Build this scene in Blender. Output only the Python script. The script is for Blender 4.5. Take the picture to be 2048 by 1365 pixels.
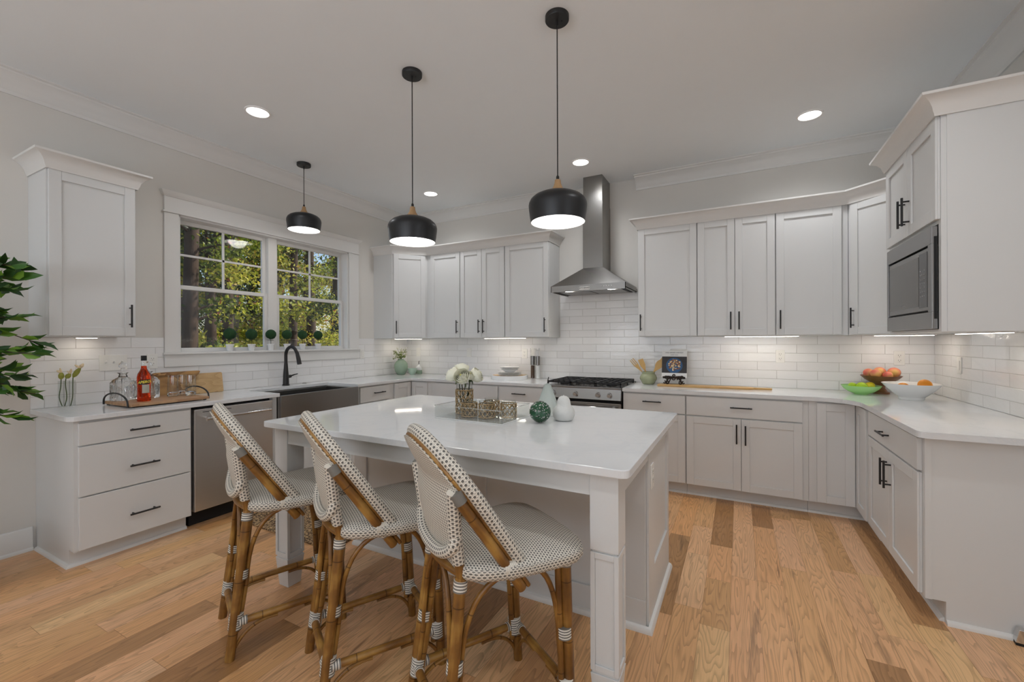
import bpy, bmesh, math, random
import numpy as np
from mathutils import Vector, Matrix
R = math.radians
random.seed(7)
for o in list(bpy.data.objects): bpy.data.objects.remove(o)
S = bpy.context.scene
C = S.collection

# ------------------------------------------------------------------ camera, world, sun, fill lamps, exposure
XL, YB, XR, ZC = -4.086, 4.607, 1.39, 3.048
cam = bpy.data.objects.new('camera', bpy.data.cameras.new('camera')); C.objects.link(cam)
yaw, roll = 0.4853, -0.0037
fw = Vector((-math.sin(yaw), math.cos(yaw), 0)); r0 = Vector((math.cos(yaw), math.sin(yaw), 0)); u0 = Vector((0, 0, 1))
rt = r0*math.cos(roll)+u0*math.sin(roll); up = u0*math.cos(roll)-r0*math.sin(roll)
m = Matrix((rt, up, -fw)).transposed().to_4x4(); m.translation = (0, 0, 1.3492)
cam.matrix_world = m
cam.data.sensor_width = 36; cam.data.lens = 859.27/2048*36; cam.data.clip_start = 0.02
S.camera = cam
S.view_settings.view_transform = 'Standard'; S.view_settings.look = 'None'; S.view_settings.gamma = 1.0
S.view_settings.exposure = 0.02; S.view_settings.use_curve_mapping = False
w = bpy.data.worlds.new('sky'); S.world = w; w.use_nodes = True
nt = w.node_tree; nt.nodes.clear()
sky = nt.nodes.new('ShaderNodeTexSky'); sky.sky_type = 'NISHITA'; sky.sun_disc = False; sky.sun_elevation = R(50); sky.sun_rotation = R(30)
bg = nt.nodes.new('ShaderNodeBackground'); bg.inputs['Strength'].default_value = 0.16
wo = nt.nodes.new('ShaderNodeOutputWorld')
nt.links.new(sky.outputs[0], bg.inputs[0]); nt.links.new(bg.outputs[0], wo.inputs[0])
def lamp(name, kind, loc, rot, energy, col=(1, 1, 1), parent=None, **k):
    d = bpy.data.lights.new(name, kind); d.energy = energy; d.color = col
    for a, b in k.items(): setattr(d, a, b)
    o = bpy.data.objects.new(name, d); C.objects.link(o); o.location = loc; o.rotation_euler = rot
    if parent: o.parent = parent
    return o
lamp('sun', 'SUN', (0, 0, 12), (R(48), 0, R(150)), 4.6, (1, .94, .80), angle=R(1))
# unseen fill lamps added behind the camera, tilted up to brighten the ceiling
lamp('fill_lamp_living_room', 'AREA', (-1.2, -3.42, 1.6), (R(152), 0, 0), 155, (.80, .885, 1), shape='RECTANGLE', size=4.2, size_y=2.2)
lamp('fill_lamp_hall', 'AREA', (5.4, -1.0, 1.5), (0, R(152), 0), 88, (.80, .885, 1), shape='RECTANGLE', size=2.0, size_y=3.0)

# ------------------------------------------------------------------ materials
MT = {}
class NT:
    def __init__(s, name):
        s.m = bpy.data.materials.new(name); s.m.use_nodes = True; s.t = s.m.node_tree; s.t.nodes.clear()
        s.out = s.n('ShaderNodeOutputMaterial')
    def n(s, typ, **k):
        x = s.t.nodes.new(typ)
        for a, b in k.items(): setattr(x, a, b)
        return x
    def l(s, a, b): s.t.links.new(a, b)
    def ins(s, node, **k):
        for a, b in k.items(): node.inputs[a.replace('_', ' ')].default_value = b
        return node
def rgb(r, g, b):
    f = lambda c: ((c/255+.055)/1.055)**2.4 if c > 10 else c/255/12.92
    return (f(r), f(g), f(b), 1)
def principled(nt, col=None, rough=.5, metal=0, spec=.5):
    p = nt.n('ShaderNodeBsdfPrincipled')
    if col: p.inputs['Base Color'].default_value = col
    p.inputs['Roughness'].default_value = rough; p.inputs['Metallic'].default_value = metal
    p.inputs['Specular IOR Level'].default_value = spec
    nt.l(p.outputs[0], nt.out.inputs[0]); return p
def simple(name, col, rough=.5, metal=0, spec=.5, var=.04, scale=6, bump=0, bscale=60, stretch=None):
    """plain surface with a little procedural variation in tone and relief"""
    t = NT(name); p = principled(t, col, rough, metal, spec)
    tc = t.n('ShaderNodeTexCoord'); src = tc.outputs['Object']
    if stretch:
        mp = t.n('ShaderNodeMapping'); mp.inputs['Scale'].default_value = stretch; t.l(src, mp.inputs[0]); src = mp.outputs[0]
    nz = t.n('ShaderNodeTexNoise'); nz.inputs['Scale'].default_value = scale; nz.inputs['Detail'].default_value = 3; t.l(src, nz.inputs['Vector'])
    mx = t.n('ShaderNodeMix', data_type='RGBA'); d = [max(0, c*(1-var)) for c in col[:3]]; e = [min(1, c*(1+var)) for c in col[:3]]
    mx.inputs[6].default_value = (*d, 1); mx.inputs[7].default_value = (*e, 1)
    t.l(nz.outputs['Fac'], mx.inputs[0]); t.l(mx.outputs[2], p.inputs['Base Color'])
    if bump:
        n2 = t.n('ShaderNodeTexNoise'); n2.inputs['Scale'].default_value = bscale; n2.inputs['Detail'].default_value = 4; t.l(src, n2.inputs['Vector'])
        b = t.n('ShaderNodeBump'); b.inputs['Strength'].default_value = bump; b.inputs['Distance'].default_value = .004
        t.l(n2.outputs['Fac'], b.inputs['Height']); t.l(b.outputs[0], p.inputs['Normal'])
    MT[name] = t.m; return t.m
simple('wall_paint', rgb(222, 218, 211), .85, var=.015, bump=.03, bscale=250)
simple('ceiling_paint', rgb(240, 243, 244), .9, var=.01, bump=.03, bscale=250)
simple('white_trim', rgb(228, 226, 222), .45, var=.01)
simple('cabinet_white', rgb(219, 219, 217), .42, var=.012, scale=3)
simple('plate_white', rgb(236, 234, 228), .35, var=.01)
simple('black_metal', rgb(26, 25, 25), .45, var=.1)
simple('black_matte', rgb(18, 18, 19), .7, var=.1)
simple('shade_black', rgb(22, 24, 27), .38, var=.05)
simple('shade_white', rgb(245, 244, 242), .5, var=.01)
simple('cast_iron', rgb(24, 24, 26), .55, var=.15, bump=.2, bscale=300)
simple('lamp_wood', rgb(176, 140, 98), .5, var=.15, scale=20, stretch=(8, 8, 1))
simple('ceramic_white', rgb(238, 238, 236), .2, var=.01)
simple('ceramic_matte', rgb(214, 214, 210), .75, var=.06, scale=30, bump=.3, bscale=120)
simple('ceramic_green', rgb(150, 172, 150), .22, var=.06, scale=25)
simple('ceramic_sage', rgb(166, 172, 138), .18, var=.14, scale=18)
simple('ceramic_mint', rgb(172, 196, 178), .25, var=.05)
simple('stainless', rgb(148, 146, 143), .27, 1.0, var=.05, scale=3, stretch=(1, 1, 160), bump=.015, bscale=40)
simple('stainless_h', rgb(206, 205, 204), .36, 1.0, var=.05, scale=3, stretch=(1, 1, 120))
simple('stainless_grey', rgb(150, 149, 148), .35, 1.0, var=.04)
simple('chrome', rgb(210, 210, 210), .08, 1.0, var=.01)
simple('dark_glass', rgb(74, 71, 66), .06, 0, .6, var=.05)
simple('control_glass', rgb(36, 36, 36), .1, 0, .6, var=.05)
simple('mark_grey', rgb(150, 150, 148), .5, var=.02)
simple('ink', rgb(24, 24, 26), .6, var=.02)
simple('walnut', rgb(140, 94, 64), .4, var=.3, scale=12, stretch=(1, 1, 14))
simple('wood_dark', rgb(84, 58, 36), .5, var=.3, scale=10, stretch=(3, 16, 16))
simple('bamboo_utensil', rgb(216, 174, 106), .5, var=.15, scale=20)
simple('gold_wood', rgb(202, 160, 96), .5, var=.12, scale=20)
simple('iron_brown', rgb(42, 32, 26), .5, .3, var=.3, bump=.4, bscale=150)
simple('stem_green', rgb(70, 92, 40), .6, var=.2)
simple('stem_dark', rgb(44, 50, 26), .6, var=.2)
simple('bud_green', rgb(150, 152, 62), .6, var=.3, scale=60)
simple('bud_pale', rgb(226, 206, 168), .6, var=.15, scale=60)
simple('petal', rgb(244, 242, 222), .7, var=.05, scale=40)
simple('petal_core', rgb(226, 222, 140), .7, var=.08, scale=40)
simple('sprig_leaf', rgb(126, 142, 70), .6, var=.3, scale=50)
simple('sprig_flower', rgb(206, 204, 176), .7, var=.15, scale=50)
simple('topiary', rgb(26, 66, 26), .8, var=.6, scale=220, bump=1, bscale=260)
simple('lime', rgb(172, 204, 30), .35, var=.18, scale=20, bump=.2, bscale=160)
simple('lemon', rgb(226, 206, 40), .35, var=.15, scale=20, bump=.2, bscale=160)
simple('orange', rgb(238, 150, 30), .4, var=.1, scale=30, bump=.25, bscale=200)
simple('leather_tan', rgb(222, 190, 120), .6, var=.1)
simple('bark', rgb(74, 58, 48), .95, var=.5, scale=5, stretch=(3, 3, .7), bump=1, bscale=14)
simple('bark_sunlit', rgb(150, 140, 126), .95, var=.35, scale=5, stretch=(2, 2, .8), bump=.6, bscale=14)  # lighter copy of the bark, sunlight on the trunk painted into its colour
simple('soil', rgb(66, 54, 38), .95, var=.4, scale=3, bump=.5, bscale=20)
simple('potting_soil', rgb(48, 36, 28), .95, var=.4, scale=60, bump=.6, bscale=120)
simple('book_white', rgb(236, 235, 232), .5, var=.01)
simple('book_photo', rgb(38, 34, 36), .4, var=.6, scale=60)
simple('book_plate', rgb(30, 84, 130), .3, var=.35, scale=30)
simple('food_cream', rgb(232, 208, 160), .5, var=.25, scale=90)
simple('food_brown', rgb(140, 84, 44), .5, var=.4, scale=90)
simple('cord_black', rgb(20, 20, 20), .6, var=.05)
simple('label_black', rgb(22, 20, 20), .5, var=.05)
simple('label_yellow', rgb(236, 214, 70), .5, var=.03)
simple('label_silver', rgb(176, 174, 160), .4, var=.12, scale=60)
simple('grout', rgb(176, 170, 160), .9, var=.05)
simple('binding_grey', rgb(118, 115, 108), .6, var=.1)
simple('binding_white', rgb(226, 218, 204), .6, var=.04, scale=80)
simple('trash_board_edge', rgb(120, 80, 44), .6, var=.2)

def emit(name, col, st):
    t = NT(name); e = t.n('ShaderNodeEmission'); e.inputs[0].default_value = (*col, 1); e.inputs[1].default_value = st
    t.l(e.outputs[0], t.out.inputs[0]); MT[name] = t.m
emit('led', (1, .98, .95), 4); emit('led_strip', (1, .90, .78), 19); emit('bulb', (1, .98, .95), 5); emit('hood_led', (1, .94, .85), 25)
def glass(name, col=(1, 1, 1), rough=0, ior=1.45):
    t = NT(name); p = principled(t, (*col, 1), rough); p.inputs['Transmission Weight'].default_value = 1; p.inputs['IOR'].default_value = ior
    MT[name] = t.m; return t, p
glass('clear_glass', (.97, .98, .98)); glass('acrylic', (.99, .99, .99), ior=1.3); glass('red_liquor', (.95, .07, .005), ior=1.36)
glass('frost_green', (.78, .86, .82), .45); simple('emerald', rgb(10, 92, 52), .15, var=.5, scale=60)
def sheet_glass(name, tint, rough):
    """thin clear sheet: see-through with a reflection that grows towards grazing angles"""
    t = NT(name); a = t.n('ShaderNodeBsdfTransparent'); a.inputs[0].default_value = (*tint, 1); g = t.n('ShaderNodeBsdfGlossy'); g.inputs['Roughness'].default_value = rough
    f = t.n('ShaderNodeLayerWeight'); f.inputs['Blend'].default_value = .5; pw = t.n('ShaderNodeMath', operation='POWER'); pw.inputs[1].default_value = 4; t.l(f.outputs['Facing'], pw.inputs[0])
    ma = t.n('ShaderNodeMath', operation='MULTIPLY_ADD'); ma.inputs[1].default_value = .7; ma.inputs[2].default_value = .045; t.l(pw.outputs[0], ma.inputs[0]); mx = t.n('ShaderNodeMixShader')
    t.l(ma.outputs[0], mx.inputs[0]); t.l(a.outputs[0], mx.inputs[1]); t.l(g.outputs[0], mx.inputs[2]); t.l(mx.outputs[0], t.out.inputs[0]); MT[name] = t.m
sheet_glass('window_glass', (1, 1, 1), .05); sheet_glass('thin_glass', (.975, .985, .98), .02)
def milky_glass(name, col, clear):
    t = NT(name); p = principled(t, (*col, 1), .18); tr = t.n('ShaderNodeBsdfTranslucent'); tr.inputs[0].default_value = (*col, 1); tp = t.n('ShaderNodeBsdfTransparent'); tp.inputs[0].default_value = (*col, 1)
    m1 = t.n('ShaderNodeMixShader'); m1.inputs[0].default_value = .45; m2 = t.n('ShaderNodeMixShader'); m2.inputs[0].default_value = clear
    t.l(p.outputs[0], m1.inputs[1]); t.l(tr.outputs[0], m1.inputs[2]); t.l(m1.outputs[0], m2.inputs[1]); t.l(tp.outputs[0], m2.inputs[2]); t.l(m2.outputs[0], t.out.inputs[0]); MT[name] = t.m
milky_glass('lime_glass', (.66, .90, .56), .45)
def counter_mat():
    t = NT('quartz'); p = principled(t, None, .055, 0, .5); tc = t.n('ShaderNodeTexCoord')
    nz = t.n('ShaderNodeTexNoise'); t.ins(nz, Scale=1.6, Detail=8, Roughness=.65, Distortion=1.6); t.l(tc.outputs['Object'], nz.inputs['Vector'])
    cr = t.n('ShaderNodeValToRGB'); e = cr.color_ramp.elements; e[0].position = .47; e[0].color = rgb(226, 227, 227); e[1].position = .53; e[1].color = rgb(226, 227, 227)
    x = e.new(.5); x.color = rgb(221, 223, 224); t.l(nz.outputs['Fac'], cr.inputs[0]); t.l(cr.outputs[0], p.inputs['Base Color']); MT['quartz'] = t.m
counter_mat()
def tile_mat(name, axis):
    t = NT(name); p = principled(t, None, .12, 0, .5); tc = t.n('ShaderNodeTexCoord'); sp = t.n('ShaderNodeSeparateXYZ'); t.l(tc.outputs['Object'], sp.inputs[0])
    cb = t.n('ShaderNodeCombineXYZ'); t.l(sp.outputs[axis], cb.inputs[0])
    az = t.n('ShaderNodeMath', operation='SUBTRACT'); az.inputs[1].default_value = .914; t.l(sp.outputs[2], az.inputs[0]); t.l(az.outputs[0], cb.inputs[1])
    def brick(c1, c2, mo, sm):
        b = t.n('ShaderNodeTexBrick'); b.offset = .5; b.inputs['Scale'].default_value = 1; b.inputs['Brick Width'].default_value = .307; b.inputs['Row Height'].default_value = .0788
        b.inputs['Mortar Size'].default_value = .0016; b.inputs['Mortar Smooth'].default_value = sm; b.inputs['Color1'].default_value = c1; b.inputs['Color2'].default_value = c2; b.inputs['Mortar'].default_value = mo
        t.l(cb.outputs[0], b.inputs['Vector']); return b
    b = brick(rgb(241, 240, 238), rgb(235, 233, 231), rgb(206, 202, 197), .2); t.l(b.outputs['Color'], p.inputs['Base Color'])
    ran = brick((0, 0, 0, 1), (1, 1, 1, 1), (0, 0, 0, 1), 0)
    off = t.n('ShaderNodeVectorMath', operation='ADD'); t.l(tc.outputs['Object'], off.inputs[0]); sc = t.n('ShaderNodeVectorMath', operation='SCALE'); sc.inputs['Scale'].default_value = 37
    t.l(ran.outputs['Color'], sc.inputs[0]); t.l(sc.outputs[0], off.inputs[1])
    mp = t.n('ShaderNodeMapping'); mp.inputs['Scale'].default_value = (1, 1, 2.2); t.l(off.outputs[0], mp.inputs[0])
    nz = t.n('ShaderNodeTexNoise'); t.ins(nz, Scale=14, Detail=3); t.l(mp.outputs[0], nz.inputs['Vector'])
    h = t.n('ShaderNodeMath', operation='MULTIPLY_ADD'); h.inputs[1].default_value = .8; t.l(nz.outputs['Fac'], h.inputs[0])
    inv = t.n('ShaderNodeMath', operation='SUBTRACT'); inv.inputs[0].default_value = 1; bb = brick((0, 0, 0, 1), (0, 0, 0, 1), (1, 1, 1, 1), .6); bb.inputs['Mortar Size'].default_value = .003
    t.l(bb.outputs['Fac'], inv.inputs[1]); t.l(inv.outputs[0], h.inputs[2])
    bp = t.n('ShaderNodeBump'); bp.inputs['Strength'].default_value = .55; bp.inputs['Distance'].default_value = .004; t.l(h.outputs[0], bp.inputs['Height']); t.l(bp.outputs[0], p.inputs['Normal']); MT[name] = t.m
tile_mat('tile_x', 0); tile_mat('tile_y', 1)
def floor_mat():
    t = NT('oak_floor'); p = principled(t, None, .3, 0, .45); at = t.n('ShaderNodeAttribute'); at.attribute_name = 'rnd'
    tc = t.n('ShaderNodeTexCoord'); sc = t.n('ShaderNodeVectorMath', operation='SCALE'); sc.inputs['Scale'].default_value = 53; t.l(at.outputs['Color'], sc.inputs[0])
    ad = t.n('ShaderNodeVectorMath', operation='ADD'); t.l(tc.outputs['Object'], ad.inputs[0]); t.l(sc.outputs[0], ad.inputs[1])
    sep = t.n('ShaderNodeSeparateColor'); t.l(at.outputs['Color'], sep.inputs[0])
    base = t.n('ShaderNodeValToRGB'); cs = [(0, rgb(160, 118, 78)), (.18, rgb(208, 162, 112)), (.45, rgb(236, 186, 136)), (.75, rgb(240, 192, 148)), (1, rgb(243, 206, 160))]
    e = base.color_ramp.elements; e[0].position = 0; e[0].color = cs[0][1]; e[1].position = 1; e[1].color = cs[-1][1]
    for a, b in cs[1:-1]: e.new(a).color = b
    t.l(sep.outputs[0], base.inputs[0])
    # cathedral grain: contour lines of a stretched noise
    mp = t.n('ShaderNodeMapping'); mp.inputs['Scale'].default_value = (9, .9, 1); t.l(ad.outputs[0], mp.inputs[0])
    n1 = t.n('ShaderNodeTexNoise'); t.ins(n1, Scale=1, Detail=2.5, Roughness=.5); t.l(mp.outputs[0], n1.inputs['Vector'])
    mu = t.n('ShaderNodeMath', operation='MULTIPLY'); mu.inputs[1].default_value = 24; t.l(n1.outputs['Fac'], mu.inputs[0])
    fr = t.n('ShaderNodeMath', operation='FRACT'); t.l(mu.outputs[0], fr.inputs[0])
    g1 = t.n('ShaderNodeValToRGB'); q = g1.color_ramp.elements; q[0].position = 0; q[0].color = (1, 1, 1, 1); q[1].position = 1; q[1].color = (.30, .25, .2, 1); q.new(.5).color = (.94, .93, .92, 1); t.l(fr.outputs[0], g1.inputs[0])
    mp2 = t.n('ShaderNodeMapping'); mp2.inputs['Scale'].default_value = (150, 3.5, 1); t.l(ad.outputs[0], mp2.inputs[0])
    n2 = t.n('ShaderNodeTexNoise'); t.ins(n2, Scale=1, Detail=4, Roughness=.6); t.l(mp2.outputs[0], n2.inputs['Vector'])
    mp3 = t.n('ShaderNodeMapping'); mp3.inputs['Scale'].default_value = (16, 1.2, 1); t.l(ad.outputs[0], mp3.inputs[0])
    n3 = t.n('ShaderNodeTexNoise'); t.ins(n3, Scale=1, Detail=5, Roughness=.6); t.l(mp3.outputs[0], n3.inputs['Vector'])
    k3 = t.n('ShaderNodeValToRGB'); q = k3.color_ramp.elements; q[0].position = .3; q[0].color = (.42, .42, .42, 1); q[1].position = .4; q[1].color = (1, 1, 1, 1); t.l(n3.outputs['Fac'], k3.inputs[0])
    def mul(a, b, f):
        x = t.n('ShaderNodeMix', data_type='RGBA', blend_type='MULTIPLY'); x.inputs[0].default_value = f; t.l(a, x.inputs[6]); t.l(b, x.inputs[7]); return x.outputs[2]
    c = mul(base.outputs[0], g1.outputs[0], .42); 
    k2 = t.n('ShaderNodeValToRGB'); q = k2.color_ramp.elements; q[0].position = .3; q[0].color = (.7, .66, .6, 1); q[1].position = .7; q[1].color = (1.0, 1.0, 1.0, 1); t.l(n2.outputs['Fac'], k2.inputs[0])
    c = mul(c, k2.outputs[0], .5); c = mul(c, k3.outputs[0], .75)
    hue = t.n('ShaderNodeValToRGB'); q = hue.color_ramp.elements; q[0].position = 0; q[0].color = (1, .90, .80, 1); q[1].position = 1; q[1].color = (1, .86, .66, 1); q.new(.35).color = (1, .97, 1, 1); q.new(.7).color = (.95, .92, .80, 1); t.l(sep.outputs[1], hue.inputs[0]); c = mul(c, hue.outputs[0], .8)
    mp4 = t.n('ShaderNodeMapping'); mp4.inputs['Scale'].default_value = (24, .8, 1); t.l(ad.outputs[0], mp4.inputs[0]); n4 = t.n('ShaderNodeTexNoise'); t.ins(n4, Scale=1, Detail=3, Roughness=.5, Distortion=1.2); t.l(mp4.outputs[0], n4.inputs['Vector'])
    k4 = t.n('ShaderNodeValToRGB'); q = k4.color_ramp.elements; q[0].position = .715; q[0].color = (1, 1, 1, 1); q[1].position = .76; q[1].color = (.34, .27, .2, 1); t.l(n4.outputs['Fac'], k4.inputs[0]); c = mul(c, k4.outputs[0], .8)
    t.l(c, p.inputs['Base Color'])
    bp = t.n('ShaderNodeBump'); bp.inputs['Strength'].default_value = .06; bp.inputs['Distance'].default_value = .002; t.l(n2.outputs['Fac'], bp.inputs['Height']); t.l(bp.outputs[0], p.inputs['Normal']); MT['oak_floor'] = t.m
floor_mat()
def board_mat(name, c1, c2, sx, contour=14):
    t = NT(name); p = principled(t, None, .45); tc = t.n('ShaderNodeTexCoord'); mp = t.n('ShaderNodeMapping'); mp.inputs['Scale'].default_value = sx; t.l(tc.outputs['Object'], mp.inputs[0])
    n = t.n('ShaderNodeTexNoise'); t.ins(n, Scale=1, Detail=3, Distortion=.6); t.l(mp.outputs[0], n.inputs['Vector'])
    mu = t.n('ShaderNodeMath', operation='MULTIPLY'); mu.inputs[1].default_value = contour; t.l(n.outputs['Fac'], mu.inputs[0]); fr = t.n('ShaderNodeMath', operation='FRACT'); t.l(mu.outputs[0], fr.inputs[0])
    mx = t.n('ShaderNodeMix', data_type='RGBA'); mx.inputs[6].default_value = c1; mx.inputs[7].default_value = c2; t.l(fr.outputs[0], mx.inputs[0]); t.l(mx.outputs[2], p.inputs['Base Color']); MT[name] = t.m
board_mat('board_pale', rgb(206, 172, 124), rgb(188, 152, 104), (1.5, 2, 9), 8)
board_mat('board_olive', rgb(190, 146, 90), rgb(128, 88, 48), (4, 3, 9), 5)
board_mat('board_tray', rgb(186, 148, 110), rgb(158, 118, 84), (18, 2, 10), 5)
board_mat('board_paddle', rgb(206, 166, 106), rgb(190, 148, 90), (1, 14, 10), 6)
def weave_mat(name, pu, pv, du, dv, strand, c_dot=rgb(104, 101, 95), c_w=rgb(232, 225, 211)):
    """white plastic cane with staggered grey checks, laid out along the UV map in metres; strand = spacing of the white strands along u"""
    t = NT(name); p = principled(t, None, .45); uv = t.n('ShaderNodeUVMap'); sp = t.n('ShaderNodeSeparateXYZ'); t.l(uv.outputs[0], sp.inputs[0])
    def mth(op, a, b=None, c=None):
        x = t.n('ShaderNodeMath', operation=op)
        for k, q in enumerate((a, b, c)):
            if q is None: continue
            if isinstance(q, (int, float)): x.inputs[k].default_value = q
            else: t.l(q, x.inputs[k])
        return x.outputs[0]
    v = mth('DIVIDE', sp.outputs[1], pv); row = mth('FLOOR', v); u = mth('ADD', mth('DIVIDE', sp.outputs[0], pu), mth('MULTIPLY', row, .5))
    fu = mth('ABSOLUTE', mth('SUBTRACT', mth('FRACT', u), .5)); fv = mth('ABSOLUTE', mth('SUBTRACT', mth('FRACT', v), .5))
    dot = mth('MULTIPLY', mth('LESS_THAN', fu, du/2), mth('LESS_THAN', fv, dv/2))
    st = mth('ABSOLUTE', mth('SUBTRACT', mth('FRACT', mth('DIVIDE', sp.outputs[0], strand)), .5)); gap = mth('GREATER_THAN', st, .40)
    m1 = t.n('ShaderNodeMix', data_type='RGBA'); m1.inputs[6].default_value = c_w; m1.inputs[7].default_value = tuple(c*.62 for c in c_w[:3])+(1,); t.l(gap, m1.inputs[0])
    m2 = t.n('ShaderNodeMix', data_type='RGBA'); t.l(m1.outputs[2], m2.inputs[6]); m2.inputs[7].default_value = c_dot; t.l(dot, m2.inputs[0]); t.l(m2.outputs[2], p.inputs['Base Color'])
    h = mth('SUBTRACT', mth('SUBTRACT', 1, mth('MULTIPLY', mth('MULTIPLY', st, st), 2.5)), mth('MULTIPLY', dot, .5)); bp = t.n('ShaderNodeBump'); bp.inputs['Strength'].default_value = .8; bp.inputs['Distance'].default_value = .002; t.l(h, bp.inputs['Height']); t.l(bp.outputs[0], p.inputs['Normal']); MT[name] = t.m
weave_mat('weave_seat', .0115, .0088, .62, .58, .00575); weave_mat('weave_roll', .0140, .0120, .54, .62, .0070); weave_mat('weave_back', .0105, .0085, .5, .55, .00525)
def stripe_mat(name, per, c1, c2, frac=.5):
    t = NT(name); p = principled(t, None, .5); uv = t.n('ShaderNodeUVMap'); sp = t.n('ShaderNodeSeparateXYZ'); t.l(uv.outputs[0], sp.inputs[0])
    d = t.n('ShaderNodeMath', operation='DIVIDE'); d.inputs[1].default_value = per; t.l(sp.outputs[0], d.inputs[0]); f = t.n('ShaderNodeMath', operation='FRACT'); t.l(d.outputs[0], f.inputs[0])
    g = t.n('ShaderNodeMath', operation='GREATER_THAN'); g.inputs[1].default_value = frac; t.l(f.outputs[0], g.inputs[0])
    mx = t.n('ShaderNodeMix', data_type='RGBA'); mx.inputs[6].default_value = c1; mx.inputs[7].default_value = c2; t.l(g.outputs[0], mx.inputs[0]); t.l(mx.outputs[2], p.inputs['Base Color'])
    MT[name] = t.m
stripe_mat('binding', .0095, rgb(120, 117, 110), rgb(232, 226, 214), .55); stripe_mat('wrap_white', .006, rgb(226, 219, 205), rgb(192, 184, 170), .75)
def cane_mat():
    t = NT('cane'); p = principled(t, None, .35); uv = t.n('ShaderNodeUVMap'); sp = t.n('ShaderNodeSeparateXYZ'); t.l(uv.outputs[0], sp.inputs[0])
    tc = t.n('ShaderNodeTexCoord'); mp = t.n('ShaderNodeMapping'); mp.inputs['Scale'].default_value = (6, 60, 1); t.l(uv.outputs[0], mp.inputs[0])
    n = t.n('ShaderNodeTexNoise'); t.ins(n, Scale=1, Detail=4); t.l(mp.outputs[0], n.inputs['Vector']); n2 = t.n('ShaderNodeTexNoise'); t.ins(n2, Scale=9, Detail=3); t.l(tc.outputs['Object'], n2.inputs['Vector'])
    a = t.n('ShaderNodeMath', operation='MULTIPLY_ADD'); a.inputs[1].default_value = .6; t.l(n.outputs['Fac'], a.inputs[0]); t.l(n2.outputs['Fac'], a.inputs[2])
    cr = t.n('ShaderNodeValToRGB'); e = cr.color_ramp.elements; e[0].position = .5; e[0].color = rgb(86, 54, 24); e[1].position = 1.1; e[1].color = rgb(172, 130, 64); e.new(.8).color = rgb(134, 92, 40); t.l(a.outputs[0], cr.inputs[0])
    d = t.n('ShaderNodeMath', operation='DIVIDE'); d.inputs[1].default_value = .21; t.l(sp.outputs[0], d.inputs[0]); f = t.n('ShaderNodeMath', operation='FRACT'); t.l(d.outputs[0], f.inputs[0])
    nd = t.n('ShaderNodeValToRGB'); q = nd.color_ramp.elements; q[0].position = .485; q[0].color = (1, 1, 1, 1); q[1].position = .515; q[1].color = (1, 1, 1, 1); q.new(.5).color = (.22, .16, .1, 1); t.l(f.outputs[0], nd.inputs[0])
    x = t.n('ShaderNodeMix', data_type='RGBA', blend_type='MULTIPLY'); x.inputs[0].default_value = 1; t.l(cr.outputs[0], x.inputs[6]); t.l(nd.outputs[0], x.inputs[7]); t.l(x.outputs[2], p.inputs['Base Color']); MT['cane'] = t.m
cane_mat()
def rattan_mat():
    t = NT('rattan_gold'); p = principled(t, None, .5); tc = t.n('ShaderNodeTexCoord'); n = t.n('ShaderNodeTexNoise'); t.ins(n, Scale=160, Detail=3); t.l(tc.outputs['Object'], n.inputs['Vector'])
    cr = t.n('ShaderNodeValToRGB'); e = cr.color_ramp.elements; e[0].position = .35; e[0].color = rgb(118, 92, 58); e[1].position = .7; e[1].color = rgb(196, 168, 120); t.l(n.outputs['Fac'], cr.inputs[0]); t.l(cr.outputs[0], p.inputs['Base Color']); MT['rattan_gold'] = t.m
rattan_mat()
def jute_mat():
    t = NT('jute'); p = principled(t, None, .9); tc = t.n('ShaderNodeTexCoord'); b = t.n('ShaderNodeTexVoronoi'); b.inputs['Scale'].default_value = 85; t.l(tc.outputs['Object'], b.inputs['Vector'])
    n = t.n('ShaderNodeTexNoise'); t.ins(n, Scale=60, Detail=3); t.l(tc.outputs['Object'], n.inputs['Vector']); a = t.n('ShaderNodeMath', operation='MULTIPLY_ADD'); a.inputs[1].default_value = -.7; t.l(b.outputs['Distance'], a.inputs[0]); t.l(n.outputs['Fac'], a.inputs[2])
    cr = t.n('ShaderNodeValToRGB'); e = cr.color_ramp.elements; e[0].position = -.0; e[0].color = rgb(84, 62, 40); e[1].position = .45; e[1].color = rgb(218, 182, 134); t.l(a.outputs[0], cr.inputs[0]); t.l(cr.outputs[0], p.inputs['Base Color'])
    bp = t.n('ShaderNodeBump'); bp.inputs['Distance'].default_value = .01; t.l(a.outputs[0], bp.inputs['Height']); t.l(bp.outputs[0], p.inputs['Normal']); MT['jute'] = t.m
jute_mat()
def leaf_mat(name, cols, trans=.35):
    t = NT(name); at = t.n('ShaderNodeAttribute'); at.attribute_name = 'rnd'; sep = t.n('ShaderNodeSeparateColor'); t.l(at.outputs['Color'], sep.inputs[0])
    cr = t.n('ShaderNodeValToRGB'); e = cr.color_ramp.elements; e[0].position = 0; e[0].color = cols[0]; e[1].position = 1; e[1].color = cols[-1]
    for i, c in enumerate(cols[1:-1]): e.new((i+1)/(len(cols)-1)).color = c
    t.l(sep.outputs[0], cr.inputs[0]); p = t.n('ShaderNodeBsdfPrincipled'); p.inputs['Roughness'].default_value = .45; t.l(cr.outputs[0], p.inputs['Base Color'])
    tr = t.n('ShaderNodeBsdfTranslucent'); t.l(cr.outputs[0], tr.inputs[0]); mx = t.n('ShaderNodeMixShader'); mx.inputs[0].default_value = trans
    t.l(p.outputs[0], mx.inputs[1]); t.l(tr.outputs[0], mx.inputs[2]); t.l(mx.outputs[0], t.out.inputs[0]); MT[name] = t.m
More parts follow.
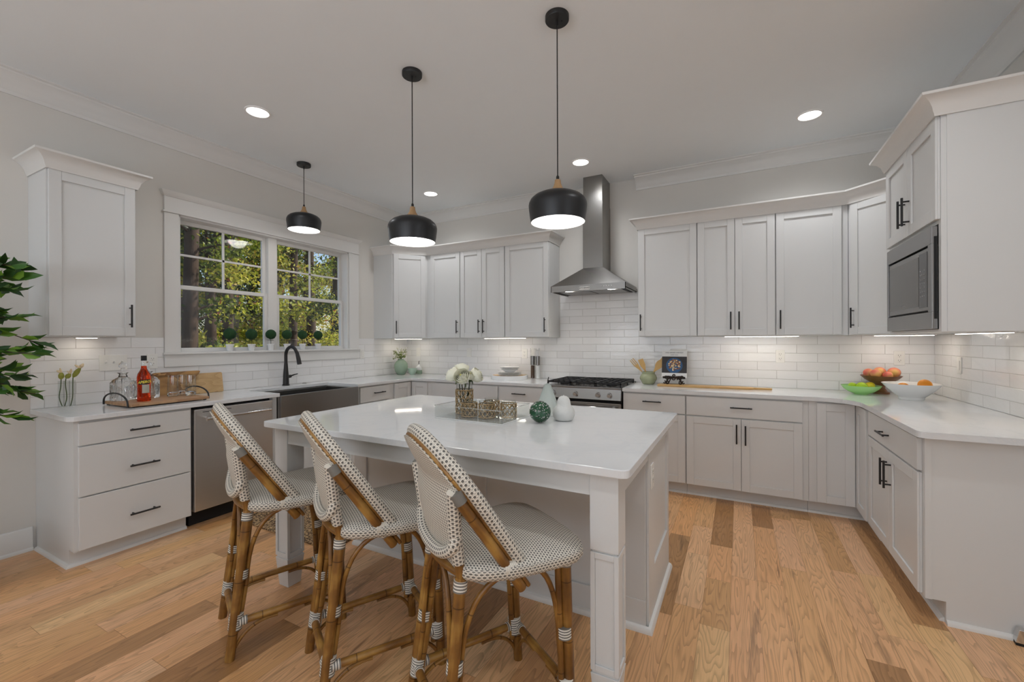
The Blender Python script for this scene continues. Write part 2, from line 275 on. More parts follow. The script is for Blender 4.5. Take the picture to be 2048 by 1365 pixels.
leaf_mat('ficus_leaf', [rgb(28, 58, 22), rgb(44, 84, 30), rgb(66, 112, 38), rgb(120, 160, 48)], .2)
leaf_mat('forest_leaf', [rgb(34, 50, 20), rgb(66, 88, 32), rgb(116, 136, 46), rgb(178, 182, 60), rgb(220, 212, 92), rgb(160, 92, 60)], .5)
def peach_mat():
    t = NT('peach'); p = principled(t, None, .6); tc = t.n('ShaderNodeTexCoord'); n = t.n('ShaderNodeTexNoise'); t.ins(n, Scale=9, Detail=2); t.l(tc.outputs['Object'], n.inputs['Vector'])
    cr = t.n('ShaderNodeValToRGB'); e = cr.color_ramp.elements; e[0].position = .35; e[0].color = rgb(222, 96, 84); e[1].position = .68; e[1].color = rgb(236, 196, 110); e.new(.5).color = rgb(232, 140, 110); t.l(n.outputs['Fac'], cr.inputs[0]); t.l(cr.outputs[0], p.inputs['Base Color']); MT['peach'] = t.m
peach_mat()

# ------------------------------------------------------------------ mesh helpers
class MB:
    def __init__(s): s.v = []; s.f = []; s.uv = []; s.smooth = 35
    def face(s, idx, uv=None): s.f.append(tuple(idx)); s.uv.append(uv)
    def add(s, vs): n = len(s.v); s.v += [tuple(x) for x in vs]; return n
    def box(s, x0, x1, y0, y1, z0, z1):
        n = s.add([(x, y, z) for z in (z0, z1) for y in (y0, y1) for x in (x0, x1)])
        for q in ((0, 2, 3, 1), (4, 5, 7, 6), (0, 1, 5, 4), (2, 6, 7, 3), (0, 4, 6, 2), (1, 3, 7, 5)): s.face([n+i for i in q])
        return s
    def prism(s, poly, z0, z1, T=None):
        """poly in (a, b) extruded along c; T maps (a, b, c) to xyz"""
        T = T or (lambda a, b, c: (a, b, c)); k = len(poly)
        n = s.add([T(a, b, z0) for a, b in poly]+[T(a, b, z1) for a, b in poly])
        s.face(list(range(n+k-1, n-1, -1))); s.face(list(range(n+k, n+2*k)))
        for i in range(k): j = (i+1) % k; s.face((n+i, n+j, n+k+j, n+k+i))
        return s
    def lathe(s, prof, n=32, c=(0, 0, 0), cap=True, sx=1, sy=1):
        b = len(s.v)
        for r, z in prof: s.add([(c[0]+r*sx*math.cos(2*math.pi*i/n), c[1]+r*sy*math.sin(2*math.pi*i/n), c[2]+z) for i in range(n)])
        for k in range(len(prof)-1):
            for i in range(n):
                j = (i+1) % n; s.face((b+k*n+i, b+k*n+j, b+(k+1)*n+j, b+(k+1)*n+i), [(i/n*2*math.pi*.05, prof[k][1]), ((i+1)/n*2*math.pi*.05, prof[k][1]), ((i+1)/n*2*math.pi*.05, prof[k+1][1]), (i/n*2*math.pi*.05, prof[k+1][1])])
        if cap:
            s.face([b+i for i in range(n)][::-1]); e = b+(len(prof)-1)*n; s.face([e+i for i in range(n)])
        return s
    def tube(s, pts, r, n=10, cap=True, sub=0, flat=1.0):
        P = [Vector(p) for p in pts]
        if sub: P = catmull(P, sub)
        k = len(P); rr = r if hasattr(r, '__len__') else [r]*k
        if len(rr) != k: rr = [np.interp(i/(k-1), np.linspace(0, 1, len(rr)), rr) for i in range(k)]
        b = len(s.v); L = 0; Ls = []; N = None
        for i in range(k):
            t = (P[min(i+1, k-1)]-P[max(i-1, 0)]).normalized()
            if N is None: N = t.orthogonal().normalized() if abs(t.z) > .95 else t.cross(Vector((0, 0, 1))).normalized()
            N = (N-t*N.dot(t)).normalized(); B = t.cross(N)
            if i: L += (P[i]-P[i-1]).length
            Ls.append(L)
            s.add([P[i]+(N*math.cos(2*math.pi*j/n)+B*math.sin(2*math.pi*j/n)*flat)*rr[i] for j in range(n)])
        ra = sum(rr)/k
        for i in range(k-1):
            for j in range(n):
                q = (j+1) % n; a0, a1 = 2*math.pi*ra*j/n, 2*math.pi*ra*(j+1)/n
                s.face((b+i*n+j, b+i*n+q, b+(i+1)*n+q, b+(i+1)*n+j), [(Ls[i], a0), (Ls[i], a1), (Ls[i+1], a1), (Ls[i+1], a0)])
        if cap: s.face([b+j for j in range(n)][::-1], [(0, 0)]*n); e = b+(k-1)*n; s.face([e+j for j in range(n)], [(L, 0)]*n)
        return s
    def ball(s, c, r, n=20, sx=1, sy=1, sz=1, wob=0, seed=0):
        rg = random.Random(seed); m_ = n//2
        prof = [(r*math.sin(math.pi*max(.02, min(m_-.02, k))/m_), -r*sz*math.cos(math.pi*k/m_)) for k in range(m_+1)]
        b = len(s.v); s.lathe(prof, n, c, True, sx, sy)
        if wob:
            for i in range(b, len(s.v)):
                v = Vector(s.v[i])-Vector(c); s.v[i] = tuple(Vector(c)+v*(1+wob*rg.uniform(-1, 1)))
        return s
    def sweep(s, prof, path, z=0):
        """prof: (out, up) pairs, path: plan points seen left to right; outward is to the right of travel; mitred corners"""
        P = [Vector((a, b)) for a, b in path]; k = len(prof); b = len(s.v)
        for i, p in enumerate(P):
            d0 = (P[i]-P[i-1]).normalized() if i else None; d1 = (P[i+1]-P[i]).normalized() if i < len(P)-1 else None
            n0 = Vector((d0.y, -d0.x)) if d0 else None; n1 = Vector((d1.y, -d1.x)) if d1 else None
            if n0 is None: o = n1
            elif n1 is None: o = n0
            else: o = (n0+n1)/(1+n0.dot(n1))
            s.add([(p.x+o.x*a, p.y+o.y*a, z+h) for a, h in prof])
        for i in range(len(P)-1):
            for j in range(k): q = (j+1) % k; s.face((b+i*k+j, b+(i+1)*k+j, b+(i+1)*k+q, b+i*k+q))
        s.face([b+j for j in range(k)]); e = b+(len(P)-1)*k; s.face([e+j for j in range(k)][::-1]); return s
    def shaker(s, x0, x1, z0, z1, yf, yb, rail=.058, rec=.0095):
        """door with a recessed centre panel, front towards -y"""
        s.box(x0, x1, yf+rec, yb, z0, z1)
        for a, b, c, d in ((x0, x0+rail, z0, z1), (x1-rail, x1, z0, z1), (x0+rail, x1-rail, z0, z0+rail), (x0+rail, x1-rail, z1-rail, z1)): s.box(a, b, yf, yf+rec, c, d)
        return s
    def move(s, f, a=0):
        s.v[a:] = [tuple(f(Vector(x))) for x in s.v[a:]]; return s
def catmull(P, sub):
    out = []
    for i in range(len(P)-1):
        a, b, c, d = P[max(i-1, 0)], P[i], P[i+1], P[min(i+2, len(P)-1)]
        for q in range(sub):
            t = q/sub; out.append(.5*((2*b)+(c-a)*t+(2*a-5*b+4*c-d)*t*t+(3*b-a-3*c+d)*t**3))
    out.append(P[-1]); return out
def obj(name, mb, mat, parent=None, label=None, bevel=0, loc=None, kind=None, rot=None):
    me = bpy.data.meshes.new(name); me.from_pydata(mb.v, [], mb.f)
    if any(u is not None for u in mb.uv):
        uvl = me.uv_layers.new(name='UVMap'); flat = []
        for f, u in zip(mb.f, mb.uv): flat += [c for p in (u or [(0, 0)]*len(f)) for c in p]
        uvl.data.foreach_set('uv', flat)
    me.materials.append(MT[mat]); me.validate()
    bm = bmesh.new(); bm.from_mesh(me); bmesh.ops.recalc_face_normals(bm, faces=bm.faces); bm.to_mesh(me); bm.free()
    if mb.smooth:
        me.polygons.foreach_set('use_smooth', [True]*len(me.polygons)); me.set_sharp_from_angle(angle=R(mb.smooth))
    o = bpy.data.objects.new(name, me); C.objects.link(o)
    if parent: o.parent = parent
    if loc: o.location = loc
    if rot: o.rotation_euler = rot
    if label: o['label'] = label
    if kind: o['kind'] = kind
    if bevel:
        b = o.modifiers.new('bevel', 'BEVEL'); b.width = bevel; b.segments = 2; b.limit_method = 'ANGLE'; b.angle_limit = R(40)
    return o
def thing(name, label, cat, loc=(0, 0, 0), rz=0, group=None):
    o = bpy.data.objects.new(name, None); C.objects.link(o); o.location = loc; o.rotation_euler = (0, 0, rz); o.empty_display_size = .05
    o['label'] = label; o['category'] = cat
    if group: o['group'] = group
    return o
def tag(o, label, cat, group=None):
    o['label'] = label; o['category'] = cat
    if group: o['group'] = group
    return o
def dup(root, loc, rz, label, group=None):
    r = root.copy(); C.objects.link(r); r.location = loc; r.rotation_euler = (0, 0, rz); r['label'] = label
    if group: r['group'] = group
    for ch in list(root.children):
        c = ch.copy(); C.objects.link(c); c.parent = r
        for g in list(ch.children):
            d = g.copy(); C.objects.link(d); d.parent = c
    return r
def struct(name, mb, mat, bevel=0, parent=None):
    return obj(name, mb, mat, parent, bevel=bevel, kind=None if parent else 'structure')
def text_mb(s, size, depth=.0004, align='CENTER', shear=0, bold=0):
    cu = bpy.data.curves.new('lettering', 'FONT'); cu.body = s; cu.size = size; cu.extrude = depth; cu.align_x = align; cu.align_y = 'CENTER'; cu.shear = shear; cu.offset = bold; cu.resolution_u = 3
    o = bpy.data.objects.new('lettering', cu); C.objects.link(o); dg = bpy.context.evaluated_depsgraph_get()
    me = bpy.data.meshes.new_from_object(o.evaluated_get(dg)); mb = MB(); mb.smooth = 0
    mb.add([v.co for v in me.vertices])
    for p in me.polygons: mb.face(p.vertices)
    bpy.data.objects.remove(o); bpy.data.meshes.remove(me); return mb

# ------------------------------------------------------------------ setting
def planks():
    me = bpy.data.meshes.new('floor'); V = []; F = []; K = []; rg = random.Random(3); pw = .128; g = .0006
    x = XL-.05
    while x < 6.0:
        y = -3.6-rg.uniform(0, 1.2)
        while y < 4.7:
            L = rg.choice((.45, .6, .8, .95, 1.1, 1.4)); n = len(V); y1 = y+L
            V += [(x+g, y+g, 0), (x+pw-g, y+g, 0), (x+pw-g, y1-g, 0), (x+g, y1-g, 0)]; F.append((n, n+1, n+2, n+3))
            a = rg.random(); a = .02+a*.14 if rg.random() < .13 else .25+.75*a
            K.append((a, rg.random(), rg.random(), 1)); y = y1
        x += pw
    n = len(V); V += [(XL-.1, -3.7, -.003), (6.1, -3.7, -.003), (6.1, 4.75, -.003), (XL-.1, 4.75, -.003)]; F.append((n, n+1, n+2, n+3)); K.append((0, 0, 0, 1))
    me.from_pydata(V, [], F); ca = me.color_attributes.new('rnd', 'FLOAT_COLOR', 'CORNER'); ca.data.foreach_set('color', [c for k in K for _ in range(4) for c in k])
    me.materials.append(MT['oak_floor']); o = bpy.data.objects.new('floor', me); C.objects.link(o); o['kind'] = 'structure'
planks()
WY0, WY1, WZ0, WZ1 = 1.85, 3.60, 1.262, 2.405       # window opening
T = .15
mb = MB(); mb.smooth = 0
for a in ((-3.6, WY0, 0, ZC), (WY1, YB+T, 0, ZC), (WY0, WY1, 0, WZ0), (WY0, WY1, WZ1, ZC)): mb.box(XL-T, XL, a[0], a[1], a[2], a[3])
struct('wall_left', mb, 'wall_paint')
struct('wall_back', MB().box(XL, XR+T, YB, YB+T, 0, ZC), 'wall_paint')
struct('wall_right', MB().box(XR, XR+T, 1.3, YB, 0, ZC), 'wall_paint')
struct('wall_hall', MB().box(XR+T, 5.65, 1.3, 1.3+T, 0, ZC), 'wall_paint')
struct('wall_far_right', MB().box(5.5, 5.65, -3.6, 1.3, 0, ZC), 'wall_paint')
struct('wall_front', MB().box(XL-T, 5.65, -3.75, -3.6, 0, ZC), 'wall_paint')
struct('ceiling', MB().box(XL-T, 5.65, -3.75, YB+T, ZC, ZC+.15), 'ceiling_paint')
crown = [(0, -.123), (.012, -.123), (.016, -.104), (.026, -.095), (.034, -.078), (.055, -.055), (.085, -.032), (.112, -.02), (.116, -.012), (.138, -.008), (.138, 0), (0, 0)]
struct('trim_1', MB().sweep(crown, [(XL, -3.6), (XL, YB), (-1.72, YB)], ZC), 'white_trim')
struct('trim_2', MB().sweep(crown, [(-.945, YB), (XR, YB), (XR, 1.3)], ZC), 'white_trim')
base = [(0, 0), (.028, 0), (.026, .012), (.016, .02), (.015, .14), (.008, .15), (0, .15)]
struct('baseboard_left', MB().sweep(base, [(XL, -3.6), (XL, 1.018)]), 'white_trim')
struct('baseboard_right', MB().sweep(base, [(XR, 2.7), (XR, 1.3)]), 'white_trim')
# tiles
def slab(name, boxes, mat):
    mb = MB()
    for b in boxes: mb.box(*b)
    struct(name, mb, mat)
slab('wall_tile_back', [(XL+.008, XR-.008, YB-.008, YB, .914, 1.387), (-1.8, -.88, YB-.008, YB, 1.387, 1.86)], 'tile_x')
slab('wall_tile_left', [(XL, XL+.008, 1.012, 1.745, .914, 1.387), (XL, XL+.008, 1.745, 3.742, .914, 1.146), (XL, XL+.008, 3.742, YB, .914, 1.387)], 'tile_y')
slab('wall_tile_right', [(XR-.008, XR, 2.70, YB, .914, 1.387)], 'tile_y')
# window
win = bpy.data.objects.new('window_1', None); C.objects.link(win); win.location = (XL, WY0, WZ0); win['kind'] = 'structure'
win['label'] = 'white double window with grilles above the sink looking out on woods'; win['category'] = 'window'
def wobj(name, boxes, mat='white_trim', bevel=.002, parent=win):
    mb = MB()
    for b in boxes: mb.box(b[0]-XL, b[1]-XL, b[2]-WY0, b[3]-WY0, b[4]-WZ0, b[5]-WZ0)
    return obj(name, mb, mat, parent, bevel=bevel)
wobj('casing', [(XL, XL+.02, 1.747, WY0, 1.267, 2.40), (XL, XL+.02, WY1, 3.74, 1.267, 2.40)])
wobj('head_casing', [(XL, XL+.022, 1.747, 3.74, 2.412, 2.53), (XL, XL+.032, 1.735, 3.752, 2.40, 2.412)])
mb = MB().sweep([(.0, 0), (.004, 0), (.01, .012), (.016, .016), (.024, .032), (.03, .042), (0, .042)], [(0, 1.747-WY0), (.022, 1.747-WY0), (.022, 3.74-WY0), (0, 3.74-WY0)], 2.53-WZ0).box(0, .022, 1.747-WY0, 3.74-WY0, 2.53-WZ0, 2.572-WZ0)
obj('cap_molding', mb, 'white_trim', win)
wobj('sill', [(XL-.12, XL+.035, 1.735, 3.752, 1.248, 1.267)], bevel=.004)
wobj('apron', [(XL, XL+.018, 1.747, 3.74, 1.148, 1.248)])
wobj('jamb', [(XL-T, XL, WY0, WY0+.018, 1.267, WZ1), (XL-T, XL, WY1-.018, WY1, 1.267, WZ1), (XL-T, XL, WY0, WY1, WZ1-.018, WZ1)])
wobj('mullion', [(XL-.14, XL-.055, 2.655, 2.745, 1.267, WZ1-.018)])
for k, (a, b) in enumerate(((WY0+.018, 2.655), (2.745, WY1-.018))):
    for lo, (z0, z1, x) in enumerate(((1.80, WZ1-.018, XL-.128), (1.267, 1.832, XL-.098))):
        f = .034; s = wobj('sash', [(x, x+.028, a, a+f, z0, z1), (x, x+.028, b-f, b, z0, z1), (x, x+.028, a+f, b-f, z0, z0+f), (x, x+.028, a+f, b-f, z1-f, z1)])
        wobj('pane', [(x+.012, x+.016, a+f, b-f, z0+f, z1-f)], 'window_glass', 0, s)
        if lo == 0: wobj('grille', [(x+.008, x+.020, (a+b)/2-.009, (a+b)/2+.009, z0+f, z1-f), (x+.008, x+.020, a+f, b-f, (z0+z1)/2-.009, (z0+z1)/2+.009)], 'white_trim', 0, s)

# unseen window frames added on solid walls behind the fill lamps, no openings
def added_frame(name, boxes): 
    mb = MB()
    for b in boxes: mb.box(*b)
    struct(name, mb, 'white_trim', .002)
added_frame('added_frame_2', [(-3.4, 1.0, -3.6, -3.57, .42, .52), (-3.4, 1.0, -3.6, -3.57, 2.62, 2.72), (-3.4, -3.3, -3.6, -3.57, .52, 2.62), (.9, 1.0, -3.6, -3.57, .52, 2.62), (-1.95, -1.88, -3.6, -3.57, .52, 2.62), (-.55, -.48, -3.6, -3.57, .52, 2.62)])
added_frame('added_frame_3', [(5.47, 5.5, -2.6, .6, .0, .1), (5.47, 5.5, -2.6, .6, 2.5, 2.6), (5.47, 5.5, -2.6, -2.5, .1, 2.5), (5.47, 5.5, .5, .6, .1, 2.5), (5.47, 5.5, -1.04, -.96, .1, 2.5)])

# ------------------------------------------------------------------ cabinets (local: x to the right, front towards -y, back on y=0)
def handle(parent, cx, cz, yf, orient, L=.158):
    mb = MB(); h = L/2; q = h*.72
    if orient == 'h':
        mb.tube([(cx-h, yf-.032, cz), (cx+h, yf-.032, cz)], .0058, 10)
        for d in (-q, q): mb.tube([(cx+d, yf, cz), (cx+d, yf-.032, cz)], .0048, 8)
    else:
        mb.tube([(cx, yf-.032, cz-h), (cx, yf-.032, cz+h)], .0058, 10)
        for d in (-q, q): mb.tube([(cx, yf, cz+d), (cx, yf-.032, cz+d)], .0048, 8)
    obj('handle', mb, 'black_metal', parent)
def front(parent, kind, x0, x1, z0, z1, yf, hd=None):
    mb = MB(); mb.smooth = 0
    if kind == 'drawer': mb.box(x0, x1, yf-.019, yf, z0, z1)
    else: mb.shaker(x0, x1, z0, z1, yf-.019, yf)
    d = obj(kind, mb, 'cabinet_white', parent, bevel=.0022)
    if hd: handle(d, hd[0], hd[1], yf-.019, hd[2])
    return d
def base_cab(label, loc, rz, wd, fronts, d=.61, cat='cabinet', group='white base cabinets', toe=True, ends=(), name='base_cabinet', ztop=.883, z0=.105):
    t = thing(name, label, cat, loc, rz, group); mb = MB(); mb.smooth = 0
    mb.box(.0005, wd-.0005, -d, -.001, z0, ztop); obj('carcass', mb, 'cabinet_white', t)
    if toe:
        mb = MB(); mb.smooth = 0; mb.box(.0005, wd-.0005, -d+.075, -.002, 0, z0)
        obj('toe_kick', mb, 'cabinet_white', t)
        x0, x1 = (.0005, wd-.0005); y = -d+.075; pth = [(x0, y), (x1, y)]
        if 'l' in ends: pth = [(x0, -.03)]+pth
        if 'r' in ends: pth = pth+[(x1, -.03)]
        obj('shoe_molding', MB().sweep([(0, 0), (.018, 0), (.017, .008), (.011, .016), (0, .019)], pth), 'white_trim', t)
    for f in fronts: front(t, *f[:5], -d, f[5] if len(f) > 5 else None)
    return t
ZD0, ZD1, ZR = .112, .868, .71
rzL, rzR = R(90), R(-90)
# left run
t = base_cab('three-drawer white base cabinet at the end of the window wall, left of the dishwasher', (XL, 1.035, 0), rzL, .616,
         [('drawer', .018, .604, .735, ZD1, (.329, .79, 'h')), ('drawer', .018, .604, .43, .727, (.329, .56, 'h')), ('drawer', .018, .604, ZD0, .422, (.329, .25, 'h'))], ends=('l',))
# dishwasher
t = thing('dishwasher', 'stainless steel dishwasher between the three-drawer cabinet and the sink', 'dishwasher', (XL, 1.656, 0), rzL)
mb = MB().box(.004, .594, -.58, -.02, .11, .875); obj('body', mb, 'black_matte', t)
mb = MB().box(.02, .58, -.52, -.05, 0, .11); obj('toe_kick', mb, 'black_matte', t)
mb = MB(); mb.smooth = 0; mb.box(.006, .592, -.632, -.58, .125, .862); d = obj('door', mb, 'stainless_h', t, bevel=.004)
mb = MB().tube([(.07, -.685, .795), (.53, -.685, .795)], .0105, 14)
for x in (.085, .515): mb.tube([(x, -.632, .795), (x, -.685, .795)], .009, 10)
for x in (.062, .53): mb.tube([(x, -.685, .795), (x+.012, -.685, .795)], .0135, 14)
obj('handle', mb, 'chrome', d)
mb = MB().box(.255, .345, -.6335, -.632, .175, .196); b = obj('badge', mb, 'plate_white', d)
mb = text_mb('KitchenAid', .018); mb.move(lambda v: (v.x+.30, -.6337-v.z, v.y+.186)); obj('lettering', mb, 'ink', d)
mb = MB().box(.06, .26, -.633, -.632, .838, .842); obj('vent_slot', mb, 'black_matte', d)
# sink base
t = base_cab('white sink base cabinet below the apron sink, right of the dishwasher', (XL, 2.258, 0), rzL, .925, [('door', .055, .462, ZD0, .60, (.42, .5, 'v')), ('door', .466, .87, ZD0, .60, (.51, .5, 'v'))], ztop=.62)
for x in (.001, .887): obj('stile', MB().box(x, x+.037, -.61, -.001, .62, .883), 'cabinet_white', t)
t = thing('farmhouse_sink', 'stainless steel apron-front sink under the window', 'sink', (XL, 2.302, .63), rzL)
mb = MB(); mb.smooth = 0; W = .838
mb.box(0, W, -.66, -.645, 0, .262).box(0, .012, -.645, -.19, 0, .25).box(W-.012, W, -.645, -.19, 0, .25).box(.012, W-.012, -.202, -.19, 0, .25).box(.012, W-.012, -.645, -.202, 0, .012)
obj('basin', mb, 'stainless', t, bevel=.004)
obj('drain', MB().lathe([(.045, .012), (.045, .016), (.03, .016), (.028, .013)], 24, (W/2, -.42, 0)), 'chrome', t)
# right of sink
base_cab('white base cabinet with one drawer, right of the apron sink', (XL, 3.184, 0), rzL, .505, [('drawer', .012, .43, ZR, ZD1, (.26, .80, 'h')), ('door', .012, .43, ZD0, .70, (.06, .6, 'v'))])
def corner(label, x0, y0, sgn):
    """lazy-susan corner cabinet: L-shaped carcass with two door leaves; local frame is world"""
    t = thing('corner_base_cabinet', label, 'cabinet', (x0, y0, 0), 0, 'white corner base cabinets'); mb = MB(); mb.smooth = 0; A, D = .914, .61
    e = .003; mb.prism([(e*sgn, -e), (e*sgn, -A), (D*sgn, -A), (D*sgn, -D), (A*sgn, -D), (A*sgn, -e)], .105, .883); obj('carcass', mb, 'cabinet_white', t)
    mb = MB(); mb.smooth = 0; k = D-.075; mb.prism([(e*sgn, -e), (e*sgn, -A+.001), (k*sgn, -A+.001), (k*sgn, -k), (A*sgn-.001*sgn, -k), (A*sgn-.001*sgn, -e)], 0, .105); obj('toe_kick', mb, 'cabinet_white', t)
    pr_ = [(0, 0), (.018, 0), (.017, .008), (.011, .016), (0, .019)]
    pth = [(k*sgn, -A), (k*sgn, -k), (A*sgn, -k)] if sgn > 0 else [(-A, -k), (-k, -k), (-k, -A)]
    obj('shoe_molding', MB().sweep(pr_, pth), 'white_trim', t)
    mb = MB(); mb.smooth = 0; x = sorted(((D+.022)*sgn, (A-.05)*sgn)); mb.shaker(x[0], x[1], ZD0, ZD1, -D-.019, -D); obj('door', mb, 'cabinet_white', t, bevel=.002)
    mb = MB(); mb.smooth = 0; mb.shaker(0, .27, ZD0, ZD1, -.019, 0)
    if sgn > 0: mb.move(lambda v: (D-v.y, -A+.005+v.x, v.z))
    else: mb.move(lambda v: (-D+v.y, -D-.022-v.x, v.z))
    obj('door', mb, 'cabinet_white', t, bevel=.002)
corner('white corner base cabinet with folding doors below the green vase', XL, YB, 1)
corner('white corner base cabinet with folding doors below the fruit bowls', XR, YB, -1)
# back run
base_cab('white base cabinet with wide drawer, behind the island roses', (-3.171, YB, 0), 0, .905, [('drawer', .066, .895, ZR, ZD1, (.48, .80, 'h')), ('door', .066, .478, ZD0, .70, (.44, .6, 'v')), ('door', .482, .895, ZD0, .70, (.52, .6, 'v'))])
base_cab('white one-drawer base cabinet touching the left side of the range', (-2.265, YB, 0), 0, .545, [('drawer', .008, .537, ZR, ZD1, (.255, .80, 'h')), ('door', .008, .537, ZD0, .70, (.06, .6, 'v'))])
base_cab('white one-drawer base cabinet touching the right side of the range', (-.946, YB, 0), 0, .54, [('drawer', .006, .535, ZR, ZD1, (.262, .805, 'h')), ('door', .006, .535, ZD0, .70, (.06, .6, 'v'))])
base_cab('wide white base cabinet with one drawer above two doors', (-.405, YB, 0), 0, .88, [('drawer', .005, .84, ZR, ZD1, (.42, .795, 'h')), ('door', .005, .42, ZD0, .70, (.388, .58, 'v')), ('door', .424, .84, ZD0, .70, (.452, .575, 'v'))])
# right run
base_cab('white base cabinet with drawer and two doors at the peninsula end, under the right counter', (XR, 3.69, 0), rzR, .915, [('drawer', .006, .905, ZR, ZD1, (.40, .79, 'h')), ('door', .006, .454, ZD0, .70, (.42, .57, 'v')), ('door', .458, .905, ZD0, .70, (.492, .57, 'v'))], d=.60, ends=())
t = thing('cabinet_end_panel', 'large flat white panel closing the right-hand base cabinets', 'panel', (XR, 2.774, 0), rzR)
mb = MB(); mb.smooth = 0; mb.prism([(-.60, .105), (-.60, .883), (0, .883), (0, 0), (-.525, 0), (-.525, .105)], .0, .018, lambda a, b, c: (c, a, b)); obj('board', mb, 'cabinet_white', t, bevel=.0015)
obj('shoe_molding', MB().sweep([(0, 0), (.018, 0), (.017, .01), (.011, .018), (0, .022)], [(.018, -.5251), (.0181, 0)][::1]), 'white_trim', t)
obj('edge_strip', MB().box(.018, .022, -.60, -.575, .105, .883), 'cabinet_white', t)
# ---- countertops
def rnd(poly, rad):
    """round the listed corners of a polygon: entries (x, y) or (x, y, r)"""
    out = []; n = len(poly)
    for i, p in enumerate(poly):
        r = p[2] if len(p) > 2 else 0; P = Vector(p[:2])
        if not r: out.append(tuple(P)); continue
        a = (Vector(poly[i-1][:2])-P).normalized(); b = (Vector(poly[(i+1) % n][:2])-P).normalized()
        for k in range(7):
            t = k/6; out.append(tuple((P+a*r)*(1-t)**2+P*2*t*(1-t)+(P+b*r)*t*t))
    return out
def counter(name, label, poly, z0=.884, z1=.914, cat='countertop'):
    mb = MB(); mb.smooth = 0; mb.prism(rnd(poly, 0), z0, z1); o = obj(name, mb, 'quartz', bevel=.003); return tag(o, label, cat)
FX, FY, FR = XL+.651, YB-.651, .75
counter('countertop', 'white quartz countertop wrapping from the window wall to the left of the range', [(XL+.009, 1.008), (FX, 1.0, .06), (FX, 2.300), (XL+.19, 2.300, .02), (XL+.19, 3.142, .02), (FX, 3.142), (FX, FY, .03), (-1.708, FY), (-1.708, YB-.009), (XL+.009, YB-.009)])
counter('countertop', 'white quartz countertop from the right of the range round to the peninsula end', [(-.946, YB-.009), (-.946, FY), (.63, FY, .1), (FR, 3.80, .1), (FR, 2.688, .04), (XR-.009, 2.688), (XR-.009, YB-.009)])

# ---- wall cabinets
ZU, ZT = 1.387, 2.44
def upper(label, loc, rz, wd, doors, d=.305, h=ZT-ZU, name='wall_cabinet'):
    t = thing(name, label, 'cabinet', loc, rz, 'white wall cabinets'); mb = MB(); mb.smooth = 0; mb.box(.0005, wd-.0005, -d, -.001, 0, h); obj('carcass', mb, 'cabinet_white', t)
    for f in doors: front(t, 'door', f[0], f[1], .006, h-.01, -d, f[2])
    return t
uw = upper('single-door white wall cabinet left of the window', (XL, 1.005, ZU), rzL, .446, [(.008, .438, (.405, .145, 'v'))])
upper('narrow single-door white wall cabinet next to the left diagonal corner cabinet', (-3.476, YB, ZU), 0, .51, [(.064, .505, (.475, .135, 'v'))])
upper('two-door white wall cabinet between single-door ones left of the hood', (-2.965, YB, ZU), 0, .613, [(.004, .304, (.275, .135, 'v')), (.308, .608, (.337, .135, 'v'))])
upper('single-door white wall cabinet just left of the range hood', (-2.351, YB, ZU), 0, .54, [(.004, .536, (.50, .135, 'v'))])
upper('single-door white wall cabinet just right of the range hood', (-.869, YB, ZU), 0, .533, [(.006, .529, (.03, .135, 'v'))])
upper('two-door white wall cabinet above the cookbook, right of the hood', (-.3355, YB, ZU), 0, .616, [(.004, .306, (.275, .135, 'v')), (.31, .612, (.34, .135, 'v'))])
upper('single-door white wall cabinet between the two-door one and the right diagonal corner', (.281, YB, ZU), 0, .497, [(.004, .453, (.032, .135, 'v'))])
def diag(label, x0, y0, sgn, hx):
    t = thing('diagonal_wall_cabinet', label, 'cabinet', (x0, y0, ZU), 0, 'diagonal corner wall cabinets'); mb = MB(); mb.smooth = 0; A, D = .609, .305; h = ZT-ZU
    mb.prism([(.001*sgn, -.001), (.001*sgn, -A), (D*sgn, -A), (A*sgn, -D), (A*sgn, -.001)], 0, h); obj('carcass', mb, 'cabinet_white', t)
    L = math.hypot(A-D, A-D); mb = MB(); mb.smooth = 0; mb.shaker(.022, L-.022, .006, h-.01, -.019, 0); d_ = MB(); a = math.pi/4*sgn
    px, py = (D*sgn, -A) if sgn > 0 else (-A, -D)
    f = lambda v: (px+v.x*math.cos(a)-v.y*math.sin(a), py+v.x*math.sin(a)+v.y*math.cos(a), v.z)
    mb.move(f); dr = obj('door', mb, 'cabinet_white', t, bevel=.002)
    hm = MB()
    hm.tube([(hx if hx > 0 else L+hx, -.051, .135-.079), (hx if hx > 0 else L+hx, -.051, .135+.079)], .0058, 10)
    for q in (-.057, .057): hm.tube([(hx if hx > 0 else L+hx, -.019, .135+q), (hx if hx > 0 else L+hx, -.051, .135+q)], .0048, 8)
    hm.move(f); obj('handle', hm, 'black_metal', dr)
diag('diagonal white corner wall cabinet between the window and the back wall', XL, YB, 1, .05)
diag('diagonal white corner wall cabinet partly behind the microwave cabinet', XR, YB, -1, .05)
